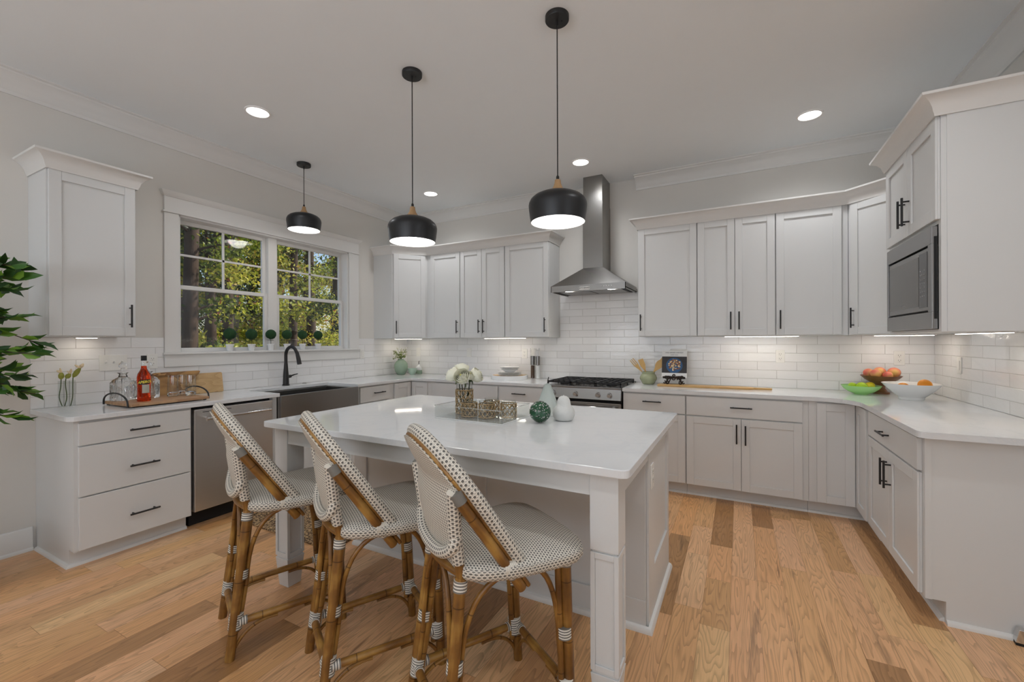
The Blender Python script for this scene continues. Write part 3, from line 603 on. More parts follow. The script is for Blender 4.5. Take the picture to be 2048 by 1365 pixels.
# microwave cabinet
MX, MY0, MY1 = .866, 2.80, 3.60
mc = t = thing('microwave_cabinet', 'deep white wall cabinet holding the built-in microwave', 'cabinet', (XR, MY1, ZU), rzR); D = XR-MX; Wm = MY1-MY0; h = ZT-ZU
mb = MB(); mb.smooth = 0; mb.box(0, Wm, -D, -.001, 0, .012).box(0, Wm, -D, -.001, .528, h).box(0, .04, -D, -.001, .012, .528).box(Wm-.03, Wm, -D, -.001, .012, .528).box(.04, Wm-.03, -.05, -.001, .012, .528); obj('carcass', mb, 'cabinet_white', t)
front(t, 'door', .006, Wm/2-.002, .546, h-.01, -D, (Wm/2-.035, .68, 'v')); front(t, 'door', Wm/2+.002, Wm-.006, .546, h-.01, -D, (Wm/2+.035, .68, 'v'))
obj('end_panel', MB().box(Wm, Wm+.006, -D+.02, -.001, 0, h), 'cabinet_white', t, bevel=.001)
obj('filler_strip', MB().box(-.04, 0, -D+.06, -D+.08, 0, h), 'cabinet_white', t)
t = thing('microwave', 'grey stainless built-in microwave with dark glass door', 'microwave', (XR, MY1, ZU), rzR); y = -D
obj('body', MB().box(.05, Wm-.04, y+.02, -.06, .03, .50), 'black_matte', t)
mb = MB(); mb.smooth = 0; z0, z1, a, b = .014, .52, .045, Wm-.035
mb.box(a, b, y-.024, y-.001, z0, z0+.085).box(a, b, y-.024, y-.001, z1-.085, z1).box(a, a+.028, y-.024, y-.001, z0+.085, z1-.085).box(b-.05, b, y-.024, y-.001, z0+.085, z1-.085); fr = obj('trim_frame', mb, 'stainless_grey', t, bevel=.002)
obj('side_vent', MB().box(b-.0005, b+.001, y-.016, y-.004, z0+.05, z1-.05), 'black_matte', fr)
mb = MB(); mb.smooth = 0; mb.box(a+.032, b-.054, y-.012, y+.02, z0+.09, z1-.09); obj('gap', mb, 'black_matte', t)
mb = MB(); mb.smooth = 0; dx1 = b-.185; mb.box(a+.036, b-.056, y-.020, y-.012, z0+.096, z1-.096); dr = obj('door', mb, 'stainless_grey', t, bevel=.001)
obj('door_glass', MB().box(a+.052, dx1, y-.0215, y-.020, z0+.122, z1-.122), 'dark_glass', dr)
cp = obj('control_panel', MB().box(dx1+.008, b-.068, y-.0215, y-.020, z0+.112, z1-.112), 'control_glass', t)
mb = MB()
for i in range(3):
    for j in range(7): mb.box(dx1+.022+i*.027, dx1+.034+i*.027, y-.0222, y-.0215, z0+.17+j*.022, z0+.176+j*.022)
obj('keypad_markings', mb, 'mark_grey', cp)
mb = text_mb('KitchenAid', .016); mb.move(lambda v: (v.x+(a+.052+dx1)/2, y-.0217-v.z, v.y+z0+.142)); obj('lettering', mb, 'mark_grey', dr)
# crown mouldings on the cabinets
cc = [(0, -.012), (.006, -.012), (.008, 0), (.012, .006), (.018, .03), (.034, .056), (.056, .072), (.066, .076), (.068, .088), (0, .088)]
def cabcrown(label, path, par=None):
    if par:
        i = Matrix.LocRotScale(par.location, par.rotation_euler, None).inverted(); obj('crown_molding', MB().sweep(cc, path, ZT).move(lambda v: i @ v), 'white_trim', par); return
    o = obj('cabinet_crown_molding', MB().sweep(cc, path, ZT), 'white_trim'); tag(o, label, 'molding', 'crown moldings on the wall cabinets')
cabcrown('white crown molding on the wall cabinet left of the window', [(XL+.001, 1.004), (XL+.3255, 1.004), (XL+.3255, 1.452), (XL+.001, 1.452)], uw)
cabcrown('white crown molding running along the wall cabinets left of the hood', [(XL+.001, YB-.611), (XL+.314, YB-.611), (XL+.62, YB-.3255), (-1.810, YB-.3255), (-1.810, YB-.001)])
cabcrown('white crown molding running along the wall cabinets right of the hood', [(-.870, YB-.001), (-.870, YB-.3255), (XR-.62, YB-.3255), (XR-.3, YB-.625), (XR-.3, MY1+.075)])
cabcrown('white crown molding on top of the microwave cabinet', [(XR-.001, MY1+.001), (MX-.0205, MY1+.001), (MX-.0205, MY0-.007), (XR-.001, MY0-.007)], mc)

# ---- island
t = thing('kitchen_island', 'white kitchen island with two square legs and seating overhang', 'island', (0, 0, 0))
IX0, IX1, IY0, IY1, IYB = -2.277, -.372, 1.495, 2.70, 2.06
mb = MB(); mb.smooth = 0; mb.box(IX0, IX1-.012, IYB, IY1, 0, .883); obj('cabinet_body', mb, 'cabinet_white', t)
mb = MB(); mb.smooth = 0      # back panel with stiles
for a, b in ((IX0, IX0+.11), (-1.262, -1.248), (IX1-.012-.1, IX1-.012)): mb.box(a, b, IYB-.012, IYB, .14, .883)
mb.box(IX0, IX1-.012, IYB-.014, IYB, 0, .14); obj('back_panel', mb, 'cabinet_white', t, bevel=.002)
mb = MB(); mb.smooth = 0      # right side panel, frame and recess
for a, b, c, d in ((IYB, IYB+.15, 0, .883), (IY1-.06, IY1, 0, .883), (IYB+.15, IY1-.06, 0, .24), (IYB+.15, IY1-.06, .80, .883)): mb.box(IX1-.012, IX1, a, b, c, d)
mb.box(IX1-.0121, IX1-.011, IYB, IY1, 0, .883); sp = obj('side_panel', mb, 'cabinet_white', t)
shoe = [(0, 0), (.02, 0), (.019, .012), (.012, .022), (0, .026)]
obj('shoe_molding', MB().sweep(shoe, [(IX0, IYB-.014), (IX1, IYB-.014), (IX1, IY1)]), 'white_trim', t)
mb = MB(); mb.smooth = 0
mb.box(IX0+.09, IX1-.09, IY0+.006, IY0+.028, .792, .883).box(IX0+.006, IX0+.028, IY0+.08, IYB, .792, .883).box(IX1-.024, IX1-.002, IY0+.08, IYB, .792, .883); obj('apron', mb, 'cabinet_white', t, bevel=.001)
for x0 in (IX0, IX1-.103):
    mb = MB(); mb.smooth = 0; x1 = x0+.103; y0, y1 = IY0, IY0+.103
    mb.box(x0, x1, y0, y1, .60, .883).box(x0+.006, x1-.006, y0+.006, y1-.006, .592, .60)
    q = .017
    for a in (x0, x1-q):
        for b in (y0, y1-q): mb.box(a, a+q, b, b+q, .168, .592)
    mb.box(x0+q, x1-q, y0+.007, y1-.007, .168, .592).box(x0+.007, x0+q, y0+q, y1-q, .168, .592).box(x1-q, x1-.007, y0+q, y1-q, .168, .592)
    for c, d in ((.168, .190), (.570, .592)):
        for b in (y0, y1-.007): mb.box(x0+q, x1-q, b, b+.007, c, d)
        for b in (x0, x1-.007): mb.box(b, b+.007, y0+q, y1-q, c, d)
    mb.box(x0+.005, x1-.005, y0+.005, y1-.005, .158, .168)
    n = len(mb.v); mb.box(x0, x1, y0, y1, 0, .158); cx, cy = (x0+x1)/2, (y0+y1)/2
    mb.move(lambda v: (cx+(v.x-cx)*(.74+.26*v.z/.158), cy+(v.y-cy)*(.74+.26*v.z/.158), v.z), n)
    obj('leg', mb, 'cabinet_white', t, bevel=.0015)
counter('island_countertop', 'white quartz slab on top of the kitchen island', [(-2.315, 1.442, .035), (-.325, 1.442, .035), (-.325, 2.745, .02), (-2.315, 2.745, .03)])

# ---- switch plates and outlets (local front -y)
def plate(kind, label, loc, rz, gangs=1, zc=1.203, hole=True):
    w_ = .07+.046*(gangs-1); t = thing('wall_outlet' if kind == 'outlet' else 'light_switch', label, 'outlet' if kind == 'outlet' else 'switch', loc, rz, 'white outlets and switches')
    obj('cover_plate', MB().box(-w_/2, w_/2, -.006, 0, -.058, .058), 'plate_white', t, bevel=.002)
    for g in range(gangs):
        x = (g-(gangs-1)/2)*.046
        if kind == 'outlet':
            for z in (.02, -.02):
                o = obj('receptacle', MB().box(x-.017, x+.017, -.008, -.006, z-.014, z+.014), 'plate_white', t, bevel=.001)
                obj('slot_marking', MB().box(x-.008, x-.006, -.0083, -.008, z-.002, z+.007).box(x+.006, x+.008, -.0083, -.008, z-.002, z+.007).box(x-.002, x+.002, -.0083, -.008, z-.011, z-.007), 'ink', o)
        elif kind == 'toggle': obj('toggle', MB().tube([(x, -.006, 0), (x, -.022, .012)], [.006, .004], 8), 'plate_white', t)
        else: obj('rocker', MB().box(x-.016, x+.016, -.0095, -.006, -.033, .033), 'plate_white', t, bevel=.001)
    return t
yb = YB-.008; xl = XL+.008
plate('toggle', 'triple toggle switch plate on the tiles left of the bottle', (xl, 1.43, 1.2), rzL, 3)
plate('outlet', 'white outlet beside the window casing behind the decanters', (xl, 1.667, 1.2), rzL)
plate('rocker', 'white rocker switch plate right of the window casing', (xl, 3.795, 1.2), rzL)
plate('rocker', 'white rocker switch just right of the back left corner', (-3.87, yb, 1.203), 0)
plate('rocker', 'white rocker switch above the roses on the back tiles', (-3.043, yb, 1.205), 0)
plate('outlet', 'white outlet above the plate stack', (-2.255, yb, 1.197), 0)
plate('outlet', 'white outlet partly behind the pepper mills', (-2.13, yb, 1.2), 0)
plate('toggle', 'triple switch plate behind the cookbook', (-.53, yb, 1.203), 0, 3)
plate('outlet', 'white outlet right of the cookbook under the two-door cabinet', (.335, yb, 1.2), 0)
plate('outlet', 'white outlet above the peach bowl', (1.165, yb, 1.197), 0)
plate('rocker', 'white switch plate on the right side wall tiles', (XR-.008, 4.158, 1.165), rzR)
plate('outlet', 'white outlet on the side panel of the island', (IX1, 2.135, .70), R(90))

# ---- lights
def can(x, y, label, e=30):
    t = thing('recessed_light', label, 'ceiling light', (x, y, ZC), 0, 'recessed ceiling lights')
    obj('trim_ring', MB().lathe([(.072, 0), (.086, 0), (.084, -.006), (.074, -.008), (.072, 0)], 32, cap=False), 'shade_white', t)
    obj('lens', MB().lathe([(.072, -.0015), (.072, -.0045)], 32), 'led', t)
    lamp('recessed_lamp', 'SPOT', (0, 0, -.02), (0, 0, 0), e, (.95, .967, 1), t, spot_size=R(150), spot_blend=.9, shadow_soft_size=.07)
for x, y, l, e in ((-3.13, 1.93, 'lit round recessed light above the window wall counter', 24), (-3.12, 3.93, 'lit recessed light in the ceiling corner right of the middle pendant', 30), (-1.32, 3.915, 'lit recessed light right in front of the range hood', 32), (.48, 3.918, 'lit recessed light above the right-hand cabinets', 30),
             (.48, 1.93, 'recessed light above the aisle beside the island', 40), (-3.13, -.1, 'recessed light behind the viewer near the left wall', 10), (-1.32, -.1, 'recessed light behind the viewer, middle', 24), (.48, -.1, 'recessed light over the viewer, right', 34)): can(x, y, l, e)
def pendant(x, y, zr, label):
    t = thing('pendant_lamp', label, 'pendant lamp', (x, y, zr), 0, 'black pendant lamps')
    out = [(.141, 0), (.146, .03), (.151, .07), (.1525, .088), (.150, .102), (.142, .118), (.125, .134), (.10, .146), (.075, .154), (.05, .160), (.045, .162)]
    inn = [(.042, .156), (.072, .149), (.097, .141), (.121, .130), (.138, .114), (.146, .1), (.148, .088), (.147, .07), (.142, .03), (.138, .001)]
    obj('shade', MB().lathe(out, 48, cap=False), 'shade_black', t)
    obj('inner_shade', MB().lathe(inn+[(.141, 0)], 48, cap=False), 'shade_white', t)
    obj('wood_cap', MB().lathe([(.046, .158), (.04, .166), (.03, .176), (.022, .19), (.017, .205), (.015, .222), (.012, .224)], 28), 'lamp_wood', t)
    L = ZC-zr; obj('cord', MB().tube([(0, 0, .235), (0, 0, L-.03)], .0032, 8).lathe([(.008, .222), (.008, .24), (.004, .246)], 12), 'cord_black', t)
    cp = MB().lathe([(.062, L-.0005), (.062, L-.022), (.06, L-.025)], 36); cp.tube([(0, 0, L-.025), (0, 0, L-.05)], .006, 10); cp.tube([(.022, .01, L-.025), (.022, .01, L-.032)], .003, 8); obj('canopy', cp, 'black_metal', t)
    obj('socket', MB().lathe([(.02, .15), (.02, .10), (.016, .09)], 16), 'shade_white', t)
    obj('bulb', MB().lathe([(.012, .095), (.02, .08), (.03, .06), (.032, .045), (.026, .028), (.012, .018), (.002, .016)], 20), 'bulb', t)
    lamp('pendant_bulb', 'POINT', (0, 0, .03), (0, 0, 0), 2.2, (1, .97, .94), t, shadow_soft_size=.09)
pendant(-3.66, 2.70, 2.413, 'black dome pendant lamp hanging over the sink before the window')
pendant(-1.818, 2.108, 1.975, 'middle black pendant lamp, hanging over the left half of the island')
pendant(-.834, 2.10, 1.968, 'black pendant lamp hanging over the right half of the island before the hood')
def ucl(x, y, rz, L, label, d=.12, e=5.5):
    t = thing('under_cabinet_light', label, 'under-cabinet light', (x, y, ZU), rz, 'under-cabinet light bars')
    obj('housing', MB().box(-L/2, L/2, -d-.02, -d+.02, -.007, -.0005), 'shade_white', t); obj('diffuser', MB().box(-L/2+.01, L/2-.01, -d-.015, -d+.015, -.0085, -.007), 'led_strip', t)
ucl(XL, 1.25, rzL, .12, 'small puck bar under the wall cabinet left of the window')
ucl(-3.82, YB-.27, R(45), .36, 'light bar under the left diagonal corner cabinet', .0)
ucl(-2.40, YB, 0, .55, 'light bar under the wall cabinets left of the hood', .235)
ucl(.17, YB, 0, .58, 'light bar under the wall cabinets right of the hood', .235)
ucl(XR-.27, YB-.27, R(-45), .40, 'light bar under the right diagonal corner cabinet', .0)
ucl(XR, 3.15, rzR, .55, 'light bar under the microwave cabinet', .26)

# ---- range hood
t = thing('range_hood', 'stainless steel chimney range hood above the gas range', 'range hood', (-1.325, YB-.009, 1.845))
a, b, hb = .381, .5, .062
def frus(mb, lo, hi):
    n = mb.add([(lo[0], lo[2], lo[4]), (lo[1], lo[2], lo[4]), (lo[1], lo[3], lo[4]), (lo[0], lo[3], lo[4]), (hi[0], hi[2], hi[4]), (hi[1], hi[2], hi[4]), (hi[1], hi[3], hi[4]), (hi[0], hi[3], hi[4])])
    for q in ((0, 3, 2, 1), (4, 5, 6, 7), (0, 1, 5, 4), (1, 2, 6, 5), (2, 3, 7, 6), (3, 0, 4, 7)): mb.face([n+i for i in q])
mb = MB(); mb.smooth = 0; frus(mb, (-a, a, -b, 0, hb), (-.105, .105, -.30, 0, .255)); obj('canopy', mb, 'stainless', t)
mb = MB(); mb.smooth = 0; mb.box(-a, a, -b, -b+.006, .0, hb).box(-a, -a+.006, -b, 0, 0, hb).box(a-.006, a, -b, 0, 0, hb).box(-a, a, -b+.006, 0, .012, .02); rm = obj('rim', mb, 'stainless', t)
mb = MB(); mb.smooth = 0; mb.box(-.105, .105, -.30, 0, .255, .93); ch = obj('chimney', mb, 'stainless', t, bevel=.002)
mb = MB(); mb.smooth = 0; mb.box(-.1, .1, -.295, 0, .93, ZC-1.846); obj('upper_chimney', mb, 'stainless', t)
for x in (-.165, .165): obj('filter', MB().box(x-.155, x+.155, -.40, -.06, .006, .012), 'stainless_grey', t)
mb = MB()
for x in (-.34, .34): mb.box(x-.012, x+.012, -.44, -.05, .008, .0121)
obj('filter_gap', mb, 'black_matte', t)
for x in (-.22, .22): obj('hood_light', MB().lathe([(.028, .0115), (.028, .006)], 20, (x, -.45, 0)), 'hood_led', t); lamp('hood_lamp', 'SPOT', (x, -.45, 0), (0, 0, 0), 5.5, (1, .96, .90), t, spot_size=R(120), spot_blend=.8, shadow_soft_size=.03)
bd = obj('badge', MB().box(-.075, .03, -b-.002, -b, .012, .042), 'plate_white', t)
mb = text_mb('KITCHENAID', .0175, bold=.0003); mb.move(lambda v: (v.x-.0225, -b-.0022-v.z, v.y+.027)); obj('lettering', mb, 'ink', t)
for i in range(5): obj('button', MB().tube([(.15+i*.024, -b, .036), (.15+i*.024, -b-.004, .036)], .006, 12), 'chrome', t)

# ---- range
t = thing('gas_range', 'stainless steel gas range with black grates under the hood', 'range', (-1.328, YB-.01, 0)); a = .374
mb = MB(); mb.smooth = 0; mb.box(-a, a, -.60, 0, .03, .895); obj('body', mb, 'black_matte', t)
mb = MB(); mb.smooth = 0; mb.box(-a, a, -.645, 0, .895, .913).box(-a, a, -.03, 0, .913, .925); obj('cooktop', mb, 'stainless', t, bevel=.003)
mb = MB(); mb.smooth = 0; mb.prism([(-.60, .795), (-.665, .795), (-.645, .895), (-.60, .895)], -a, a, lambda p, q, c: (c, p, q)); cp = obj('control_panel', mb, 'stainless', t, bevel=.002)
for x in (-.29, -.06, .16, .27):
    k = MB().tube([(x, -.655, .845), (x, -.672, .842)], .021, 20); k.tube([(x, -.672, .842), (x, -.694, .838)], [.0185, .016], 20); obj('knob', k, 'chrome', cp)
mb = MB(); mb.smooth = 0; mb.box(-a+.002, a-.002, -.648, -.60, .21, .765); dr = obj('oven_door', mb, 'stainless', t, bevel=.003)
obj('door_window', MB().box(-.25, .25, -.6495, -.648, .32, .62), 'dark_glass', dr)
mb = MB().tube([(-.32, -.70, .725), (.32, -.70, .725)], .011, 14)
for x in (-.3, .3): mb.tube([(x, -.648, .725), (x, -.70, .725)], .01, 10)
for x in (-.335, .32): mb.tube([(x, -.70, .725), (x+.015, -.70, .725)], .014, 14)
obj('handle', mb, 'chrome', dr)
mb = MB(); mb.smooth = 0; mb.box(-a+.002, a-.002, -.645, -.60, .06, .20); obj('drawer', mb, 'stainless', t, bevel=.003)
for c in (-.247, 0, .247):
    mb = MB(); mb.smooth = 0; w_ = .121
    for x in (c-w_, c+w_-.012): mb.box(x, x+.012, -.62, -.06, .935, .953)
    for y in (-.62, -.48, -.345, -.205, -.072): mb.box(c-w_, c+w_, y, y+.012, .935, .953)
    for x in (c-.06, c, c+.06): mb.box(x-.005, x+.005, -.62, -.06, .940, .953)
    for x in (c-w_, c+w_-.012):
        for y in (-.62, -.345, -.072): mb.box(x, x+.012, y, y+.012, .913, .936)
    obj('grate', mb, 'cast_iron', t, bevel=.0015)
for x, y in ((-.24, -.46), (-.24, -.2), (0, -.33), (.24, -.46), (.24, -.2)): obj('burner', MB().lathe([(.05, .913), (.05, .922), (.036, .924), (.036, .931), (.03, .933)], 24, (x, y, 0)), 'cast_iron', t)

# ------------------------------------------------------------------ counter stools (local: facing +y, feet on z=0)
def bez_arc(a, b, c, n=10):
    a, b, c = Vector(a), Vector(b), Vector(c); return [a*(1-t)**2+b*2*t*(1-t)+c*t*t for t in (i/n for i in range(n+1))]
def stool(label, loc, rz):
    t = thing('counter_stool', label, 'stool', loc, rz, 'woven rattan counter stools at the island')
    # seat: rounded trapezoid, domed
    mb = MB(); mb.smooth = 60; N, K = 56, 9; rings = []
    def outline(a):
        c, s_ = math.cos(a), math.sin(a); p = 6.5
        r = (abs(c)**p+abs(s_)**p)**(-1/p); x, y = r*c, r*s_
        yy = -.005+y*.222; hw = .214+.044*(y*.5+.5) - .03*max(0, -y)**2
        return x*hw, yy+.016*(1-abs(x))*max(0, y)
    def ztop(f, x, y): return .667-.020*f**3-.35*max(0, abs(x)-.14)**1.5*.6+.006*max(0, y/.22)
    n0 = mb.add([(0, 0, .667)]); prev = None
    for k in range(1, K+1):
        f = k/K; n = len(mb.v); mb.add([(outline(2*math.pi*i/N)[0]*f, outline(2*math.pi*i/N)[1]*f, ztop(f, outline(2*math.pi*i/N)[0]*f, outline(2*math.pi*i/N)[1]*f)) for i in range(N)])
        for i in range(N):
            j = (i+1) % N; q = (n0, n+i, n+j) if prev is None else (prev+i, n+i, n+j, prev+j); mb.face(q, [(mb.v[v][0], mb.v[v][1]) for v in q])
        prev = n
    for f, dz in ((1.012, -.010), (1.012, -.028), (.985, -.040), (.9, -.043)):
        n = len(mb.v); mb.add([(outline(2*math.pi*i/N)[0]*f, outline(2*math.pi*i/N)[1]*f, ztop(1, *outline(2*math.pi*i/N))+dz) for i in range(N)])
        for i in range(N):
            j = (i+1) % N; q = (prev+i, n+i, n+j, prev+j); L = 1.35; mb.face(q, [(i/N*L, 0), (i/N*L, .018), ((i+1)/N*L, .018), ((i+1)/N*L, 0)])
        prev = n
    mb.face([prev+i for i in range(N)][::-1]); obj('seat', mb, 'weave_seat', t)
    # legs: doubled canes with bindings
    rj, rf, ft, ff = Vector((.142, -.212, .608)), Vector((.182, -.285, 0)), Vector((.196, .150, .622)), Vector((.186, .178, 0))
    jn = {}
    for sx in (-1, 1):
        X = lambda v: Vector((v.x*sx, v.y, v.z))
        for nm, a, b, ins in (('rear', rf, rj, Vector((-.022, .016, 0))), ('front', ff, ft, Vector((-.008, -.027, 0)))):
            a, b, ins = X(a), X(b), X(ins); up_ = (b-a).normalized()
            lg = obj('leg', MB().tube([a, a.lerp(b, .5), b], .0188, 16), 'cane', t)
            a2 = a.lerp(b, .16)+ins; b2 = a.lerp(b, .98)+ins; obj('inner_cane', MB().tube([a2, b2], .0115, 12), 'cane', lg)
            for f0, f1, rr in ((.19, .295, .0255), (.525, .59, .0245)):
                c0, c1 = a.lerp(b, f0)+ins*.42, a.lerp(b, f1)+ins*.42
                k = max(2, int((c1-c0).length/.0012)); pts = [c0.lerp(c1, i/k) for i in range(k+1)]; L = (c1-c0).length
                obj('binding', MB().tube(pts, [rr+.0016*abs(math.sin(math.pi*i/k*L/.0047)) for i in range(k+1)], 18), 'binding', lg)
            e0, e1 = a.lerp(b, .93), a.lerp(b, .985); obj('binding', MB().tube([e0, e1], .0222, 16), 'binding', lg)
            jn[nm, sx] = (a, b)
    P = lambda nm, sx, f: jn[nm, sx][0].lerp(jn[nm, sx][1], f)
    F = .24
    for a, b in ((('rear', -1), ('rear', 1)), (('front', -1), ('front', 1)), (('rear', -1), ('front', -1)), (('rear', 1), ('front', 1))):
        pa, pb = P(*a, F), P(*b, F); st = obj('stretcher', MB().tube([pa, pb], .0150, 14), 'cane', t)
        d = (pb-pa).normalized()
        for q, sg in ((pa, 1), (pb, -1)):
            obj('binding', MB().tube([q+d*sg*.014, q+d*sg*.048], .0180, 14), 'binding', st)
        m_ = pa.lerp(pb, .5); lo_a, lo_b = P(*a, .06), P(*b, .06); off = Vector((0, 0, -.022))
        for lo, q in ((lo_a, pa), (lo_b, pb)):
            e = q.lerp(m_, .75)+off; c = q.lerp(m_, .22)+off*.4; ar = bez_arc(lo+(m_-lo)*.06, c, e, 10); obj('brace', MB().tube(ar, .0075, 10), 'cane', t)
    for sx in (-1, 1):      # upper curved braces at the sides and the back
        for nm, y1 in (('rear', -.055), ('front', .0)):
            lo = P(nm, sx, .50); lo = lo+Vector((-.012*sx, .03 if nm == 'rear' else -.03, 0)); hi = Vector((.192*sx, y1, .606)); c = Vector((lo.x, lo.y+(.01 if nm == 'rear' else -.01), .585))
            obj('brace', MB().tube([P(nm, sx, .30)+Vector((-.010*sx, .024 if nm == 'rear' else -.026, 0))]+bez_arc(lo, c, hi, 10), .0092, 10), 'cane', t)
        lo = P('rear', sx, .50)+Vector((-.026*sx, 0, 0)); obj('brace', MB().tube([P('rear', sx, .3)+Vector((-.024*sx, 0, 0))]+bez_arc(lo, (lo.x-.01*sx, lo.y+.01, .60), (.02*sx, -.235, .612), 10), .0092, 10), 'cane', t)
    obj('seat_rail', MB().tube([X_ for X_ in bez_arc((-.142, -.212, .618), (0, -.275, .628), (.142, -.212, .618), 12)], .0135, 12), 'cane', t)
    # back hoop: plane leaning backwards
    A0, A1 = Vector((0, -.027, .59)), Vector((0, -.33, 1.038)); nrm = Vector((0, .828, .56))
    def hw(q): return .198+.010*min(1, max(0, q)/.5) if q < .58 else .208*math.sqrt(max(0, 1-((q-.58)/.42)**2))
    def hp(q, sx, off=0): v = A0.lerp(A1, q)+nrm*off; return Vector((hw(q)*sx, v.y, v.z))
    qs = [0, .12, .25, .4, .52, .62, .70, .77, .83, .88, .92, .955, .98, .994]
    arc = [(q, -1) for q in qs]+[(1, 1)]+[(q, 1) for q in qs[::-1]]
    ext = [(-.09, -1)]+arc+[(-.09, 1)]
    obj('hoop', MB().tube([hp(q, s_, .002) for q, s_ in ext], .0075, 10, sub=2), 'cane', t)
    roll = obj('hoop_wrap', MB().tube([hp(q, s_, .0245) for q, s_ in arc], .0215, 18, sub=4), 'weave_roll', t)
    for sx in (-1, 1):
        obj('back_cane', MB().tube([hp(-.06, sx, -.0205)+Vector((.004*sx, 0, 0)), hp(.3, sx, -.0205)+Vector((.004*sx, 0, 0)), hp(.66, sx, -.0205)], .0165, 14), 'cane', t)
        obj('cane_binding', MB().tube([hp(.635, sx, -.019), hp(.70, sx, -.015)], .0195, 16), 'binding_grey', t)
        obj('cane_tie', MB().tube([hp(.045+k*.004, sx, -.0205)+Vector((.004*sx, 0, 0)) for k in range(8)], .0185, 16), 'binding', t)
        obj('seat_wrap', MB().tube([Vector((.206*sx, y, .634-.004*abs(y+.03)*10)) for y in (-.055, -.075, -.095)], .0215, 16, flat=.95), 'wrap_white', t)
        # woven post from the rear leg up into the hoop
        pts = [Vector((.142*sx, -.212, .60)), Vector((.150*sx, -.222, .66)), Vector((.160*sx, -.236, .74)), Vector((.172*sx, -.246, .82)), Vector((.188*sx, -.256, .895))]
        obj('back_post', MB().tube(pts[:2], .0155, 14), 'cane', t)
        obj('post_wrap', MB().tube(pts[1:], [.0200, .0215, .0215, .020], 16, sub=4), 'weave_roll', t)
    # woven back panel, hollowed towards the sitter
    mb = MB(); mb.smooth = 60; rows = [(.665, -.226, .135), (.70, -.233, .145), (.76, -.243, .158), (.82, -.248, .172), (.88, -.243, .188)]
    rows += [(A0.lerp(A1, q).z, A0.lerp(A1, q).y-.003, max(.02, hw(q)-.004)) for q in (.70, .74, .78, .82, .855, .885, .91, .932, .952, .968, .981, .991, .997)]; M = 18
    for side in (0, 1):
        n = len(mb.v)
        for z, y, w_ in rows:
            for i in range(M+1): x = (i/M*2-1); mb.add([(x*w_, y-.026*(1-x*x)*min(1, (w_/.19)**2)-(.010 if side else 0), z)])
        for r in range(len(rows)-1):
            for i in range(M):
                q = (n+r*(M+1)+i, n+r*(M+1)+i+1, n+(r+1)*(M+1)+i+1, n+(r+1)*(M+1)+i); mb.face(q, [(mb.v[v][0], mb.v[v][2]) for v in q])
    h_ = len(mb.v)//2; e = [i for i in range(M+1)]+[r*(M+1)+M for r in range(1, len(rows))]+[(len(rows)-1)*(M+1)+i for i in range(M-1, -1, -1)]+[r*(M+1) for r in range(len(rows)-2, 0, -1)]
    for i in range(len(e)): a, b = e[i], e[(i+1) % len(e)]; mb.face((a, b, b+h_, a+h_), [(0, 0), (.01, 0), (.01, .01), (0, .01)])
    obj('backrest', mb, 'weave_back', t)
    ur = [(-.166, -.236, .752), (-.158, -.245, .712), (-.095, -.258, .678), (0, -.262, .668)]; ur = ur+[(-x, y, z) for x, y, z in ur[-2::-1]]
    obj('back_roll', MB().tube(ur, .0195, 16, sub=5), 'weave_roll', t)
    return t
s0 = stool('woven rattan counter stool nearest the dishwasher, first from the window side', (-1.958, 1.383, 0), -.425)
dup(s0, (-1.359, 1.396, 0), -.53, 'middle one of the three woven rattan counter stools')
dup(s0, (-.776, 1.374, 0), -.584, 'woven rattan counter stool beside the right front island leg')

# ------------------------------------------------------------------ rug, foot
mb = MB(); mb.box(-3.34, -2.335, 1.905, 3.35, .0005, .010); rg_ = tag(obj('jute_rug', mb, 'jute', bevel=.004), 'natural jute rug on the floor between the sink and the island', 'rug')
mb = MB()
for a, b, c, d in ((-3.345, -2.33, 1.898, 1.912), (-3.345, -2.33, 3.343, 3.357), (-3.347, -3.333, 1.905, 3.35), (-2.342, -2.328, 1.905, 3.35)): mb.box(a, b, c, d, .0005, .0125)
obj('edge_binding', mb, 'jute', rg_)
t = thing('chrome_foot', 'chrome metal foot on the floor beside the right-hand cabinet end panel', 'foot', (1.107, 2.722, 0), R(-8))
mb = MB(); mb.smooth = 0; mb.prism([(-.03, 0), (.03, 0), (.024, .055), (-.018, .06)], -.02, .02, lambda a, b, c: (a, c, b+.012)); obj('shoe', mb, 'chrome', t, bevel=.003)
obj('pad', MB().box(-.028, .028, -.018, .018, 0, .012), 'black_matte', t)

# ------------------------------------------------------------------ faucet and sink things
t = thing('faucet', 'black pull-down gooseneck faucet behind the apron sink', 'faucet', (-4.0, 2.742, .9145))
obj('body', MB().lathe([(.034, 0), (.034, .008), (.029, .012), (.026, .10), (.02, .17), (.0165, .22)], 24), 'black_metal', t)
g_ = [Vector((0, 0, .215)), Vector((0, 0, .28))]+[Vector((.085-.085*math.cos(a), 0, .30+.085*math.sin(a))) for a in [math.pi*k/12 for k in range(0, 11)]]+[Vector((.172, .003, .315))]
obj('neck', MB().tube(g_, .0155, 16), 'black_metal', t)
obj('spray_head', MB().tube([(.166, .003, .33), (.185, .005, .27), (.200, .006, .215)], [.0165, .02, .021], 16), 'black_metal', t)
obj('lever', MB().tube([(.0, .022, .085), (0, .052, .088)], .0155, 14).tube([(0, .05, .09), (.012, .085, .102), (.02, .115, .108)], [.008, .006, .005], 10), 'black_metal', t)
tag(obj('air_switch', MB().lathe([(.021, 0), (.021, .006), (.012, .009)], 20), 'stainless', loc=(-4.01, 2.955, .9145)), 'small round steel air switch button on the counter right of the faucet', 'button')

